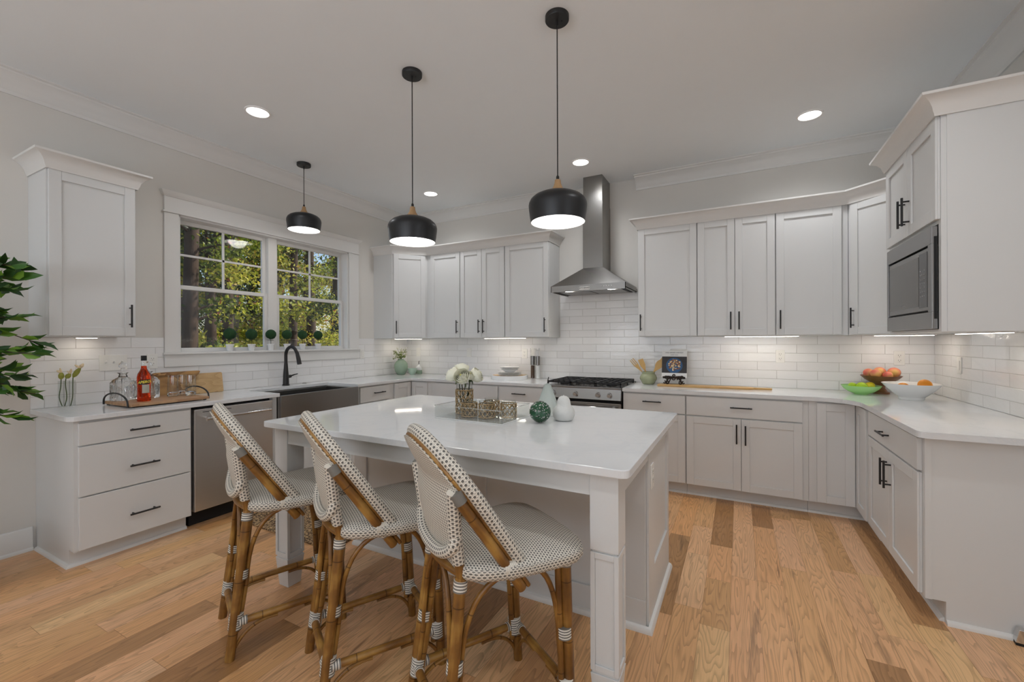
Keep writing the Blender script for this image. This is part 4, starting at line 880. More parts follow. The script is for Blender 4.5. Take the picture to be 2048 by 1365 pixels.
# ------------------------------------------------------------------ window sill topiaries
def topiary(y, r, label):
    t = thing('topiary', label, 'plant', (XL-.012, y, 1.2675), 0, 'topiaries on the window sill')
    obj('pot', MB().lathe([(.022, 0), (.024, .003), (.030, .048), (.0335, .050), (.0345, .062), (.029, .062), (.027, .05)], 24), 'ceramic_white', t)
    mb = MB(); mb.tube([(0, 0, .05), (0, 0, .115)], .0022, 8)
    rg = random.Random(int(y*100))
    for k in range(5): a = rg.uniform(0, 6.28); mb.tube([(0, 0, .095), (.018*math.cos(a), .022*math.sin(a), .102), (.03*math.cos(a), .038*math.sin(a), .092+rg.uniform(0, .012))], .0016, 6)
    obj('stem', mb, 'stem_dark', t)
    obj('foliage_ball', MB().ball((0, 0, .156), r, 34, wob=.05, seed=int(y*10)), 'topiary', t)
    return t
tl = ['leftmost topiary on the window sill', 'second topiary from the left on the window sill', 'topiary on the window sill before the middle window post', 'topiary directly above the faucet on the window sill', 'second topiary from the right on the window sill', 'rightmost topiary on the window sill']
for y, r, l in zip((2.262, 2.459, 2.651, 2.822, 3.0, 3.19), (.051, .050, .047, .047, .046, .046), tl): topiary(y, r, l)

# ------------------------------------------------------------------ things on the window-wall counter
ZK = .9143
t = thing('bud_vase', 'clear glass triple-tube bud vase at the end of the window-wall counter', 'vase', (-3.985, 1.155, ZK), R(60))
for k, x in enumerate((-.027, 0, .027)): obj('glass_tube', MB().lathe([(.006, .002), (.0145, .002), (.0155, .01), (.0155, .18), (.0143, .18), (.0143, .012), (.006, .008)], 22, (x, 0, 0), cap=False), 'thin_glass', t)
obj('connecting_ring', MB().tube([(-.045, .0, .075), (-.03, -.018, .075), (.03, -.018, .075), (.045, 0, .075)], .002, 8), 'thin_glass', t)
def flower(label, pts, bud, blossom):
    o = thing('flower_stem', label, 'flower', (-3.985, 1.155, ZK), R(60), 'flowers in the glass bud vase')
    obj('stem', MB().tube(pts, .0027, 8, sub=4), 'stem_green', o); a, b = Vector(pts[-1]), Vector(bud)
    obj('bud', MB().tube([a, a.lerp(b, .25), a.lerp(b, .6), b], [.003, .0135, .015, .007], 12, sub=3), 'bud_green', o)
    for k, (e, r) in enumerate(blossom): obj('petal', MB().tube([b, b.lerp(Vector(e), .5), Vector(e)], [.005, r, .003], 10, sub=3), 'bud_pale', o)
flower('pale flower with upright green bud in the left tube of the bud vase', [(-.022, 0, .01), (-.036, 0, .07), (-.029, 0, .14), (-.027, 0, .19)], (-.026, 0, .235), [((-.048, 0, .25), .009), ((-.03, -.008, .265), .005)])
flower('drooping yellow-green flower in the middle tube of the bud vase', [(-.01, 0, .01), (.0, 0, .07), (-.006, 0, .15), (-.004, 0, .195)], (.016, 0, .225), [((.022, 0, .258), .007), ((.002, 0, .245), .004)])
flower('tallest flower, leaning right with a cream blossom, in the bud vase', [(.018, 0, .01), (.028, 0, .07), (.029, 0, .15), (.030, 0, .20)], (.064, 0, .262), [((.082, 0, .292), .011), ((.04, -.005, .285), .008)])

TX, TY = -3.735, 1.565
t = thing('serving_tray', 'wooden serving tray with black arched handles left of the sink', 'tray', (TX, TY, ZK), R(1))
mb = MB(); mb.smooth = 0; mb.prism(rnd([(-.195, -.24, .01), (.195, -.24, .01), (.195, .24, .01), (-.195, .24, .01)], 0), .008, .026); obj('board', mb, 'board_tray', t, bevel=.002)
for sy in (-1, 1):
    y = .247*sy; mb = MB(); mb.tube([(-.17, y, .006), (-.17, y, .03)]+[(-.17*math.cos(a), y, .03+.062*math.sin(a)) for a in [math.pi*k/14 for k in range(1, 14)]]+[(.17, y, .03), (.17, y, .006)], .0055, 10)
    obj('handle', mb, 'black_metal', t)
for x in (-.17, .17):
    for y in (-.22, .22): obj('foot', MB().lathe([(.01, 0), (.01, .008)], 12, (x, y, 0)), 'black_metal', t)
ZT_ = ZK+.0265
t = thing('liquor_bottle', 'bottle of orange-red aperitif with a black cap on the wooden tray', 'bottle', (-3.668, 1.452, ZT_), R(74))
obj('glass_body', MB().lathe([(.036, 0), (.039, .004), (.0385, .02), (.0362, .05), (.0362, .1), (.0382, .15), (.0385, .165), (.034, .19), (.022, .213), (.0165, .228), (.0155, .245)], 32), 'red_liquor', t)
obj('neck', MB().lathe([(.0155, .2455), (.0142, .27), (.0142, .284)], 24), 'clear_glass', t)
obj('cap', MB().lathe([(.0163, .281), (.0163, .314), (.0155, .316)], 24), 'black_matte', t)
def wrapped(z0, z1, r, a0, a1, tilt=0, n=16, z0b=None):
    mb = MB(); mb.smooth = 60
    for k in range(2):
        rr = r+k*.0004
        for i in range(n+1): a = a0+(a1-a0)*i/n; s_ = tilt*(i/n-.5); mb.add([(rr*math.sin(a), -rr*math.cos(a), z0+s_), (rr*math.sin(a), -rr*math.cos(a), z1+s_)])
    for k in range(2):
        for i in range(n): b = k*2*(n+1)+2*i; mb.face((b, b+2, b+3, b+1))
    return mb
lb = obj('label_band', wrapped(.118, .150, .0386, -.85, .95, .006), 'label_black', t)
mb = text_mb('APEROL', .0235, shear=.25, bold=.0007); mb.move(lambda v: ((.0393+v.z)*math.sin(v.x/.0393+.05), -(.0393+v.z)*math.cos(v.x/.0393+.05), .134+v.y+v.x*.09)); obj('lettering', mb, 'label_yellow', lb)
obj('silver_label', wrapped(.058, .116, .0386, -.35, .75), 'label_silver', t)
def decanter(x, y, rz, label):
    t = thing('decanter', label, 'decanter', (x, y, ZT_), rz, 'cut crystal decanters')
    mb = MB(); mb.smooth = 0; k = .053; lo = [(-k, -k), (k, -k), (k, k), (-k, k)]
    def ring(q, ch, z): return [(a*q-(ch*np.sign(a) if i else 0), b*q-(0 if i else ch*np.sign(b)), z) for (a, b) in [(-k, -k), (k, -k), (k, k), (-k, k)] for i in ((0, 1) if a*b > 0 else (1, 0))]
    rs = [ring(.92, .008, .0), ring(1, .008, .008), ring(1, .008, .125), ring(.8, .012, .148), ring(.42, .008, .163), ring(.32, .006, .185), ring(.5, .008, .195)]
    n = 0
    for r_ in rs: mb.add(r_)
    for j in range(len(rs)-1):
        for i in range(8): q = (i+1) % 8; mb.face((j*8+i, j*8+q, (j+1)*8+q, (j+1)*8+i))
    mb.face(range(7, -1, -1)); mb.face([(len(rs)-1)*8+i for i in range(8)])
    body = obj('crystal_body', mb, 'clear_glass', t)
    cut = MB(); cut.smooth = 0
    for sd in range(4):
        a = sd*math.pi/2
        for j in range(-4, 5):
            p0 = Vector((j*.004, -k-.0003, .02)); p1 = Vector((j*.0095, -k-.0003, .115-abs(j)*.006)); n_ = len(cut.v); cut.tube([p0, p1], [.0014, .0026], 6)
            cut.move(lambda v: (v.x*math.cos(a)-v.y*math.sin(a), v.x*math.sin(a)+v.y*math.cos(a), v.z), n_)
    obj('cut_pattern', cut, 'clear_glass', body)
    obj('stopper', MB().ball((0, 0, .246), .025, 12, sz=.85).lathe([(.012, .196), (.014, .205), (.011, .226)], 12), 'clear_glass', t)
decanter(-3.855, 1.405, R(24), 'cut crystal decanter left of the red bottle on the tray')
decanter(-3.845, 1.545, R(14), 'cut crystal decanter partly hidden behind the red bottle on the tray')
def tumbler(x, y, label):
    t = thing('tumbler', label, 'glass', (x, y, ZT_), 0, 'clear tall glasses on the tray')
    obj('glass_body', MB().lathe([(.03, .0), (.034, .004), (.0355, .02), (.034, .08), (.030, .158), (.0285, .158), (.032, .08), (.0325, .045), (.026, .038), (.001, .036)], 32, cap=False).lathe([(.03, .0), (.001, 0)], 32, cap=False), 'thin_glass', t)
    obj('solid_base', MB().lathe([(.029, .003), (.0335, .008), (.0322, .03), (.024, .034)], 28), 'clear_glass', t)
tumbler(-3.775, 1.672, 'tall clear glass nearest the decanters on the tray'); tumbler(-3.815, 1.752, 'tall clear glass at the back of the tray near the right handle'); tumbler(-3.715, 1.763, 'tall clear glass in front at the right end of the tray')
def lean(label, y0, y1, h, th, mat, x, tilt, notch=None, edge=None):
    mb = MB(); mb.smooth = 0
    poly = rnd(notch or [(y0, 0, .012), (y1, 0, .012), (y1, h, .014), (y0, h, .014)], 0)
    mb.prism(poly, 0, th, lambda a, b, c: (-c, a-y0, b)); o = obj('cutting_board', mb, mat, loc=(x, y0, ZK+.001), rot=(0, -tilt, 0), bevel=.003); return tag(o, label, 'board', 'cutting boards leaning on the tiles')
lean('pale wooden cutting board leaning on the tiles behind the glasses', 1.70, 2.165, .172, .018, 'board_pale', -4.016, R(9))
lean('streaky olive wood board leaning on the tiles behind the bottle', 1.575, 1.99, .200, .022, 'board_olive', -3.972, R(11), [(1.575, 0, .02), (1.90, 0, .02), (1.85, .08, .05), (1.93, .14, .04), (1.985, .2, .03), (1.62, .2, .05), (1.575, .13, .05)])

# ------------------------------------------------------------------ back left corner
t = thing('green_vase', 'round sage green vase in the back left counter corner', 'vase', (-3.93, 4.32, ZK))
obj('body', MB().lathe([(.045, 0), (.052, .005), (.078, .045), (.09, .095), (.084, .14), (.062, .175), (.040, .190), (.037, .205), (.032, .205), (.034, .19)], 36), 'ceramic_green', t)
t = thing('sprig_bouquet', 'small bouquet of green and cream sprigs in the green vase', 'flowers', (-3.93, 4.32, ZK+.2))
rg = random.Random(5); sm, lf, fl = MB(), MB(), MB()
for k in range(22):
    a = rg.uniform(0, 6.28); e = rg.uniform(.02, .11); h = rg.uniform(.05, .17)-e*.5; tip = Vector((e*math.cos(a), e*math.sin(a), h)); sm.tube([(0, 0, 0), tip*.5+Vector((0, 0, .02)), tip], .0015, 5)
    for j in range(6): q = tip*(.45+.55*rg.random()); lf.ball(tuple(q+Vector((rg.uniform(-.015, .015), rg.uniform(-.015, .015), rg.uniform(-.01, .012)))), .010, 6, sx=rg.uniform(.5, 1.4), sy=rg.uniform(.5, 1.4), sz=.4)
    for j in range(3): fl.ball(tuple(tip+Vector((rg.uniform(-.014, .014), rg.uniform(-.014, .014), rg.uniform(0, .018)))), .006, 6)
obj('stems', sm, 'stem_green', t); obj('leaves', lf, 'sprig_leaf', t); obj('blossoms', fl, 'sprig_flower', t)
tag(obj('mint_bowl', MB().lathe([(.028, 0), (.03, .006), (.05, .035), (.06, .078), (.062, .083), (.058, .083), (.05, .05), (.02, .014)], 32), 'ceramic_mint', loc=(-3.765, 4.35, ZK)), 'small mint green bowl beside the green vase', 'bowl')
t = thing('soap_bottle', 'squat pump bottle with black nozzle behind the mint bowl', 'bottle', (-3.775, 4.49, ZK))
obj('body', MB().lathe([(.038, 0), (.044, .01), (.044, .045), (.04, .052)], 28), 'ceramic_green', t); obj('top_half', MB().lathe([(.040, .0525), (.042, .06), (.034, .095), (.014, .115), (.012, .13)], 28), 'ceramic_white', t)
obj('pump', MB().tube([(0, 0, .13), (0, 0, .165), (.02, -.012, .172)], .004, 8), 'black_metal', t)

# ------------------------------------------------------------------ plate stack and mills
PX, PY = -2.335, 4.365
t = thing('round_tray', 'round white tray with a wooden floor under the plate stack', 'tray', (PX, PY, ZK))
obj('rim', MB().lathe([(.20, .012), (.20, .045), (.212, .045), (.212, 0), (.05, 0), (.05, .0005)], 48, cap=False), 'ceramic_white', t); obj('floor_disc', MB().lathe([(.1999, .006), (.1999, .034)], 48), 'gold_wood', t)
z = ZK+.0345
for k in range(4):
    tag(obj('dinner_plate', MB().lathe([(.07, 0), (.09, .002), (.135, .013), (.134, .0155), (.088, .0055), (.02, .0045)], 40), 'ceramic_white', loc=(PX+.002, PY, z)), ['bottom one of the four large white plates on the round tray', 'second from bottom of the four large white plates on the round tray', 'third from bottom of the four large white plates on the round tray', 'top one of the four large white plates on the round tray'][k], 'plate', 'large white plates'); z += .0105
z += .0
tag(obj('footed_bowl', MB().lathe([(.045, 0), (.05, .002), (.075, .02), (.10, .036), (.099, .038), (.07, .024), (.02, .01)], 40), 'ceramic_white', loc=(PX+.002, PY, z+.0)), 'white bowl sitting on the stack of large plates', 'bowl'); z += .036
for k in range(2):
    tag(obj('side_plate', MB().lathe([(.06, 0), (.075, .002), (.112, .011), (.111, .0135), (.075, .005), (.02, .004)], 40), 'ceramic_white', loc=(PX+.002, PY, z)), ['lower of the two small white plates on top of the bowl', 'topmost small white plate of the whole stack'][k], 'plate', 'small white plates'); z += .0125
def mill(x, y, label, dark):
    t = thing('spice_mill', label, 'mill', (x, y, ZK), 0, 'tall acrylic spice mills')
    obj('fill', MB().lathe([(.022, .004), (.022, .15)], 20), 'wood_dark' if dark else 'ceramic_white', t)
    obj('tube', MB().lathe([(.026, 0), (.026, .155)], 24, cap=False), 'thin_glass', t)
    obj('steel_band', MB().lathe([(.0262, .156), (.0262, .26)], 24), 'stainless', t)
    obj('top', MB().lathe([(.025, .2605), (.025, .345), (.022, .35)], 24), 'acrylic', t)
mill(-2.118, 4.53, 'tall pepper mill with dark filling, left of the pair near the range', True); mill(-2.050, 4.525, 'tall salt mill with white filling, right of the pair near the range', False)

# ------------------------------------------------------------------ right of the range
t = thing('utensil_crock', 'glazed sage pot holding wooden utensils right of the range', 'pot', (-.80, 4.44, ZK))
obj('body', MB().lathe([(.05, 0), (.056, .004), (.082, .05), (.083, .066), (.072, .092), (.062, .102), (.064, .124), (.058, .124), (.056, .104), (.074, .07), (.05, .02)], 36), 'ceramic_sage', t)
def utensil(label, a, b, w_, kind):
    a, b = Vector(a), Vector(b); o = Vector((-.80, 4.44, ZK)); mid = a.lerp(b, .55); mb = MB(); d = (b-a).normalized(); sd = d.cross(Vector((0, -1, .1))).normalized(); nn = sd.cross(d)
    mb.tube([a, mid], [.006, .0065], 10); 
    def blade(pts):
        n = len(mb.v); k = len(pts); ring = [mid+d*v+sd*u for u, v in pts]; mb.add([p+nn*.003 for p in ring]+[p-nn*.003 for p in ring]); mb.face([n+i for i in range(k)]); mb.face([n+k+i for i in range(k)][::-1])
        for i in range(k): j = (i+1) % k; mb.face((n+i, n+k+i, n+k+j, n+j))
    L = (b-mid).length
    if kind == 'fork':
        blade([(-.007, -.01), (.007, -.01), (w_/2, L*.45), (-w_/2, L*.45)])
        for u in (-w_/2+.005, 0, w_/2-.005): blade([(u-.005, L*.44), (u+.005, L*.44), (u+.0035, L), (u-.0035, L)])
    elif kind == 'spoon': blade([(-.006, -.01), (.006, -.01)]+[(w_/2*math.sin(q), L*.62-L*.42*math.cos(q)) for q in [math.pi*i/10+.35 for i in range(0, 18)] if .3 < q < 5.98])
    else: blade([(-.007, -.01), (.007, -.01), (w_/2, L*.4), (w_/2, L*.98), (-w_/2, L), (-w_/2, L*.4)])
    for i in range(len(mb.v)): mb.v[i] = tuple(Vector(mb.v[i])-o)
    tag(obj('wooden_utensil', mb, 'bamboo_utensil', loc=o), label, 'utensil', 'wooden utensils in the sage pot')
bx, by, bz = -.80, 4.44, ZK
utensil('wooden fork leaning left out of the sage pot', (bx+.02, by+.01, bz+.02), (bx-.165, by-.01, bz+.245), .045, 'fork')
utensil('wooden spatula standing second from left in the sage pot', (bx+.01, by+.02, bz+.02), (bx-.085, by+.04, bz+.245), .05, 'spat')
utensil('wooden spoon leaning right, behind the other, in the sage pot', (bx-.01, by+.01, bz+.02), (bx+.115, by+.035, bz+.235), .055, 'spoon')
utensil('broad wooden spatula leaning furthest right towards the cookbook in the sage pot', (bx-.02, by-.01, bz+.02), (bx+.155, by-.0, bz+.25), .06, 'spat')
t = thing('paddle_board', 'long wooden paddle board lying on the counter right of the range', 'board', (-.22, 4.325, ZK), R(1.5))
mb = MB(); mb.smooth = 0; mb.prism(rnd([(-.47, -.065, .03), (.30, -.065, .03), (.345, -.014, .02), (.475, -.013, .008), (.475, .013, .008), (.345, .014, .02), (.30, .065, .03), (-.47, .065, .03)], 0), 0, .017); obj('board', mb, 'board_paddle', t, bevel=.003)
zb = ZK+.0175
t = thing('book_stand', 'ornate dark iron stand holding the cookbook', 'stand', (-.545, 4.335, zb))
mb = MB()
def curl(cx, cz, r, a0, a1, y=0, w_=.0055): mb.tube([(cx+r*(1-.35*k/14)*math.cos(a0+(a1-a0)*k/14), y, cz+r*(1-.35*k/14)*math.sin(a0+(a1-a0)*k/14)) for k in range(15)], w_, 8)
for sx in (-1, 1):
    curl(sx*.058, .016, .016, R(90), R(90-sx*300), -.012); curl(sx*.045, .045, .02, R(-90), R(-90+sx*280), -.014); curl(sx*.085, .018, .012, R(90), R(90+sx*260), -.01)
    mb.tube([(sx*.07, -.012, .008), (sx*.055, -.014, .045), (sx*.03, -.012, .07)], .007, 8); mb.tube([(sx*.06, -.01, .006), (sx*.06, .10, .006)], .006, 8); curl(sx*.07, .067, .014, 0, R(sx*300), -.012)
    mb.tube([(sx*.06, .10, .006), (sx*.02, .085, .09), (sx*.02, .07, .16)], .005, 8)
mb.tube([(-.10, -.012, .066), (-.05, -.016, .074), (0, -.018, .068), (.05, -.016, .074), (.10, -.012, .066)], .0075, 8); mb.box(-.10, .10, -.010, .035, .054, .060); curl(0, .058, .02, 0, R(350), -.018); curl(.0, .082, .012, 0, R(330), -.016)
obj('scrollwork', mb, 'iron_brown', t)
t = thing('cookbook', 'cookbook with a blue bowl of food on the cover, propped on the iron stand', 'book', (-.545, 4.342, zb+.0625)); t.rotation_euler = (R(-14), 0, R(3)); W, H = .112, .262
mb = MB(); mb.smooth = 0; mb.box(-W+.003, W-.002, .003, .022, .003, H-.003); obj('pages', mb, 'plate_white', t)
mb = MB(); mb.smooth = 0; mb.box(-W, W, 0, .003, 0, H).box(-W, W, .022, .025, 0, H).box(-W, -W+.003, .003, .022, 0, H); cv = obj('cover', mb, 'book_white', t)
obj('cover_picture', MB().box(-W, W, -.0006, 0, .045, .205), 'book_photo', cv)
mb = MB()
mb.tube([(0, -.0006, .118), (0, -.0012, .118)], .074, 36); obj('picture_bowl', mb, 'book_plate', cv)
rg = random.Random(12); f1, f2 = MB(), MB()
for k in range(90):
    a, r_ = rg.uniform(0, 6.28), .055*math.sqrt(rg.random()); (f1 if k % 2 else f2).tube([(r_*math.cos(a)+.002, -.0012, .122+r_*math.sin(a)), (r_*math.cos(a)+.002, -.0016-.00025*(k % 5), .122+r_*math.sin(a))], rg.uniform(.004, .0085), 7)
obj('picture_food', f1, 'food_cream', cv); obj('picture_crust', f2, 'food_brown', cv)
for s_, z_, sz in (('HALF BAKED HARVEST', .243, .0155), ('EVERY DAY', .220, .013)):
    mb = text_mb(s_, sz); mb.move(lambda v: (v.x*1.02, -.0005-v.z, v.y+z_)); obj('title_lettering', mb, 'ink', cv)

# ------------------------------------------------------------------ fruit corner
def fruit(kind, label, c, r, mat, group, **k):
    o = obj(kind, MB().ball((0, 0, 0), r, 24, **k), mat, loc=c, rot=(random.uniform(-.4, .4), random.uniform(-.4, .4), random.uniform(0, 6))); tag(o, label, kind, group); return o
gx, gy = .866, 4.345
tag(obj('glass_bowl', MB().lathe([(.042, 0), (.046, .004), (.083, .02), (.112, .043), (.131, .070), (.127, .070), (.108, .047), (.079, .026), (.034, .01), (.001, .009)], 40, cap=False), 'lime_glass', loc=(gx, gy, ZK)), 'shallow pale green glass bowl holding limes', 'bowl')
fruit('lime', 'lime at the left side of the green glass bowl', (gx-.055, gy+.0, ZK+.062), .028, 'lime', 'limes in the green glass bowl', sx=1.15)
fruit('lime', 'biggest lime in the middle of the green glass bowl', (gx-.002, gy-.035, ZK+.064), .033, 'lime', 'limes in the green glass bowl', sx=1.25)
fruit('lemon', 'yellow-green lemon at the right side of the green glass bowl', (gx+.058, gy+.01, ZK+.066), .031, 'lemon', None, sx=1.12)
px_, py_ = 1.015, 4.452
tag(obj('pedestal_bowl', MB().lathe([(.054, 0), (.054, .012), (.04, .02), (.026, .045), (.03, .065), (.065, .088), (.105, .116), (.133, .145), (.128, .145), (.10, .121), (.06, .097), (.001, .09)], 44, cap=False).lathe([(.054, 0), (.001, 0)], 44, cap=False), 'walnut', loc=(px_, py_, ZK)), 'dark walnut pedestal bowl piled with peaches', 'bowl')
for c, r, l in (((-.080, .0, .166), .036, 'peach at the far left of the walnut bowl'), ((-.048, -.062, .162), .037, 'peach showing its stem end at the front left of the walnut bowl'), ((.0, .035, .172), .042, 'peach on top at the back middle of the walnut bowl'), ((.078, -.01, .172), .043, 'yellowest peach at the right of the walnut bowl'), ((.025, -.070, .150), .034, 'lowest peach in the front middle of the walnut bowl')):
    fruit('peach', l, (px_+c[0], py_+c[1], ZK+c[2]), r, 'peach', 'peaches in the walnut bowl', sz=.93)
wx, wy = 1.109, 4.115
tag(obj('white_bowl', MB().lathe([(.07, 0), (.072, .006), (.074, .018), (.10, .042), (.14, .082), (.168, .116), (.163, .116), (.135, .086), (.09, .047), (.05, .03), (.001, .028)], 48, cap=False).lathe([(.07, 0), (.001, 0)], 48, cap=False), 'ceramic_white', loc=(wx, wy, ZK)), 'wide white bowl with oranges near the right wall', 'bowl')
fruit('orange', 'orange rising above the right rim of the white bowl', (wx+.075, wy+.0, ZK+.107), .040, 'orange', 'oranges in the white bowl', sx=1.1)
fruit('orange', 'orange lying low at the left inside the white bowl', (wx-.035, wy+.04, ZK+.076), .040, 'orange', 'oranges in the white bowl')

# ------------------------------------------------------------------ things on the island
ZI = .9143
t = thing('acrylic_tray', 'clear acrylic tray under the votives on the island', 'tray', (-1.30, 2.10, ZI), R(-2))
mb = MB(); mb.smooth = 0; a, b = .222, .155; mb.box(-a, a, -b, b, 0, .005)
obj('floor_sheet', mb, 'thin_glass', t, bevel=.001)
for x0, x1, y0, y1 in ((-a, a, -b, -b+.005), (-a, a, b-.005, b), (-a, -a+.005, -b+.005, b-.005), (a-.005, a, -b+.005, b-.005)): obj('side_wall', MB().box(x0, x1, y0, y1, .005, .072), 'thin_glass', t)
for pts in ([(-a, -b, .072), (a, -b, .072)], [(a, -b, .072), (a, b, .072)], [(-a, b, .072), (a, b, .072)], [(-a, -b, .072), (-a, b, .072)], [(-a, -b, .003), (a, -b, .003)], [(a, -b, .003), (a, b, .003)], [(a, -b, .003), (a, -b, .07)], [(-a, -b, .003), (-a, -b, .07)]): obj('edge_highlight', MB().tube(pts, .0022, 6), 'ceramic_white' if pts[0][2] < .01 and pts[1][2] < .01 else 'clear_glass', t)  # thin tubes added as bright highlights along the tray edges, white at the bottom
def lattice(r, z0, z1, n, rows):
    mb = MB()
    for z in (z0, z1): mb.tube([(r*math.cos(2*math.pi*i/28), r*math.sin(2*math.pi*i/28), z) for i in range(29)], .0032, 6)
    h = (z1-z0)/rows
    for k in range(rows):
        zz = z0+k*h
        if k: mb.tube([(r*math.cos(2*math.pi*i/28), r*math.sin(2*math.pi*i/28), zz) for i in range(29)], .0018, 6)
        for i in range(n):
            for sg in (-1, 1):
                A = 2*math.pi*(i+.0)/n; mb.tube([((r+.0006*sg)*math.cos(A+sg*q*2*math.pi/n*.9), (r+.0006*sg)*math.sin(A+sg*q*2*math.pi/n*.9), zz+h*q) for q in (0, .33, .66, 1)], .0026, 5, cap=False)
    return mb
ZF = ZI+.0053
vx, vy = -1.452, 2.140
t = thing('rattan_vase', 'tall clear glass vase in a rattan sleeve on the island tray', 'vase', (vx, vy, ZF))
obj('glass', MB().lathe([(.001, .001), (.047, .001), (.048, .004), (.048, .19), (.046, .19), (.0455, .008), (.001, .007)], 36, cap=False), 'thin_glass', t); obj('rattan_sleeve', lattice(.0510, .004, .140, 11, 3), 'rattan_gold', t)
def votive(x, y, h, label):
    t = thing('votive_holder', label, 'candle holder', (x, y, ZF), 0, 'rattan votive holders on the tray')
    obj('glass', MB().lathe([(.001, .001), (.041, .001), (.042, .004), (.042, h+.012), (.040, h+.012), (.0395, .008), (.001, .007)], 36, cap=False), 'thin_glass', t); obj('rattan_sleeve', lattice(.0450, .004, h-.006, 10, 2), 'rattan_gold', t)
votive(-1.365, 2.062, .083, 'rattan votive holder at the left front of the tray, before the vase'); votive(-1.255, 2.072, .083, 'rattan votive holder at the front middle of the tray'); votive(-1.285, 2.178, .083, 'rattan votive holder at the back of the group, behind the front middle one'); votive(-1.150, 2.135, .083, 'rattan votive holder at the right end of the tray')
def rose(label, c, r, tilt, seed):
    rg = random.Random(seed); ax = Vector(tilt).normalized(); q = Vector((0, 0, 1)).rotation_difference(ax)
    o = thing('rose', label, 'flower', c, 0, 'white roses in the rattan vase'); pet = MB(); pet.smooth = 70
    for layer, (nr, rr, op, h) in enumerate(((5, 1.0, .55, .95), (5, .86, .3, 1.02), (4, .68, .2, 1.06), (4, .50, .12, 1.08), (3, .33, .08, 1.06))):
        for i in range(nr):
            a0 = 2*math.pi*(i+.5*layer)/nr+rg.uniform(-.15, .15); wd = 2*math.pi/nr*.72; n = len(pet.v); A, B = 7, 7
            for k in range(2):
                for ia in range(A):
                    for ib in range(B):
                        u, v = ia/(A-1), ib/(B-1); ang = a0+(u-.5)*2*wd*(1-.35*v*v); th = math.pi*(.02+(.60+.035*layer)*v)
                        R_ = r*rr*(math.sin(th)**.8+(.16*v**4*op*2)) - k*r*.03; z = -r*math.cos(th)*h*.95+r*.1*(1-(2*u-1)**2)*v
                        pet.add([q @ Vector((R_*math.cos(ang), R_*math.sin(ang), z+rg.uniform(-.01, .01)*r))])
            for k in range(2):
                for ia in range(A-1):
                    for ib in range(B-1): s_ = n+k*A*B; pet.face((s_+ia*B+ib, s_+(ia+1)*B+ib, s_+(ia+1)*B+ib+1, s_+ia*B+ib+1))
    obj('petals', pet, 'petal', o); core = MB().ball((0, 0, r*.05), r*.22, 14, sz=3.2); core.move(lambda v: q @ v); obj('heart', core, 'petal_core', o)
    base_ = -(q @ Vector((0, 0, r*.9))); foot = Vector((vx+(c[0]-vx)*.12, vy+(c[1]-vy)*.12, ZF+.02))-Vector(c)
    obj('stem', MB().tube([base_*.8, base_*1.3+Vector((0, 0, -.01)), foot.lerp(base_, .35)*.9, foot], .0035, 8, sub=4), 'stem_dark', o)
    lf = MB(); b0 = base_*1.02
    for i in range(4): a = i*1.6+seed; d_ = q @ Vector((math.cos(a), math.sin(a), -.35)); lf.tube([b0, b0+d_*r*.5, b0+d_*r*1.0], [.002, .006, .001], 6, flat=.3)
    obj('sepals', lf, 'stem_green', o)
rx, ry = .8845, .4665
def off(u, v, z): return (vx+rx*u-.4665*v, vy+ry*u+.8845*v, z)
rose('white rose leaning furthest left in the rattan vase', off(-.070, -.01, 1.150), .042, (-.75, -.3, .55), 1)
rose('white rose with a yellow heart facing the viewer in the rattan vase', off(-.005, -.06, 1.140), .044, (.15, -.8, .5), 2)
rose('topmost white rose at the back of the rattan vase', off(-.020, .045, 1.182), .040, (-.1, .3, 1), 3)
rose('white rose leaning right in the rattan vase', off(.072, .0, 1.145), .042, (.75, .25, .5), 4)
rose('small white rose between the front and right roses', off(.040, -.035, 1.145), .026, (.4, -.5, .7), 5)
t = thing('glass_pear', 'tall frosted pale green pear ornament on the island', 'ornament', (-.983, 2.305, ZI))
obj('body', MB().lathe([(.030, 0), (.042, .006), (.059, .032), (.060, .05), (.053, .085), (.041, .12), (.029, .155), (.020, .178), (.008, .187), (.002, .188)], 36), 'frost_green', t); obj('stem', MB().tube([(0, 0, .186), (.002, 0, .205), (.008, -.002, .225)], .0028, 8), 'iron_brown', t)
t = thing('ceramic_pear', 'squat matte white pear ornament on the island', 'ornament', (-.848, 2.212, ZI))
obj('body', MB().lathe([(.036, 0), (.047, .004), (.058, .022), (.0615, .042), (.056, .062), (.046, .076), (.0395, .084), (.037, .095), (.0335, .112), (.027, .124), (.016, .1315), (.006, .1335), (.002, .133)], 36), 'ceramic_matte', t); obj('stub', MB().lathe([(.004, .131), (.003, .137)], 8), 'ceramic_matte', t)
t = thing('glass_ball', 'dark green bubbled glass ball ornament before the pears on the island', 'ornament', (-.937, 2.095, ZI+.0573))
obj('body', MB().ball((0, 0, 0), .0572, 40, wob=.01, seed=3), 'clear_glass', t); rg = random.Random(4); mb = MB()
obj('green_core', MB().ball((0, 0, -.004), .046, 24, wob=.03, seed=5), 'emerald', t)
for k in range(130):
    z = rg.uniform(-.95, .98); a = rg.uniform(0, 6.28); q = math.sqrt(1-z*z); mb.ball((.0475*q*math.cos(a), .0475*q*math.sin(a), -.004+.0475*z), rg.uniform(.0016, .0036), 8)
obj('bubble_glints', mb, 'ceramic_white', t)  # bubbles as white beads, their highlight dots painted into the colour

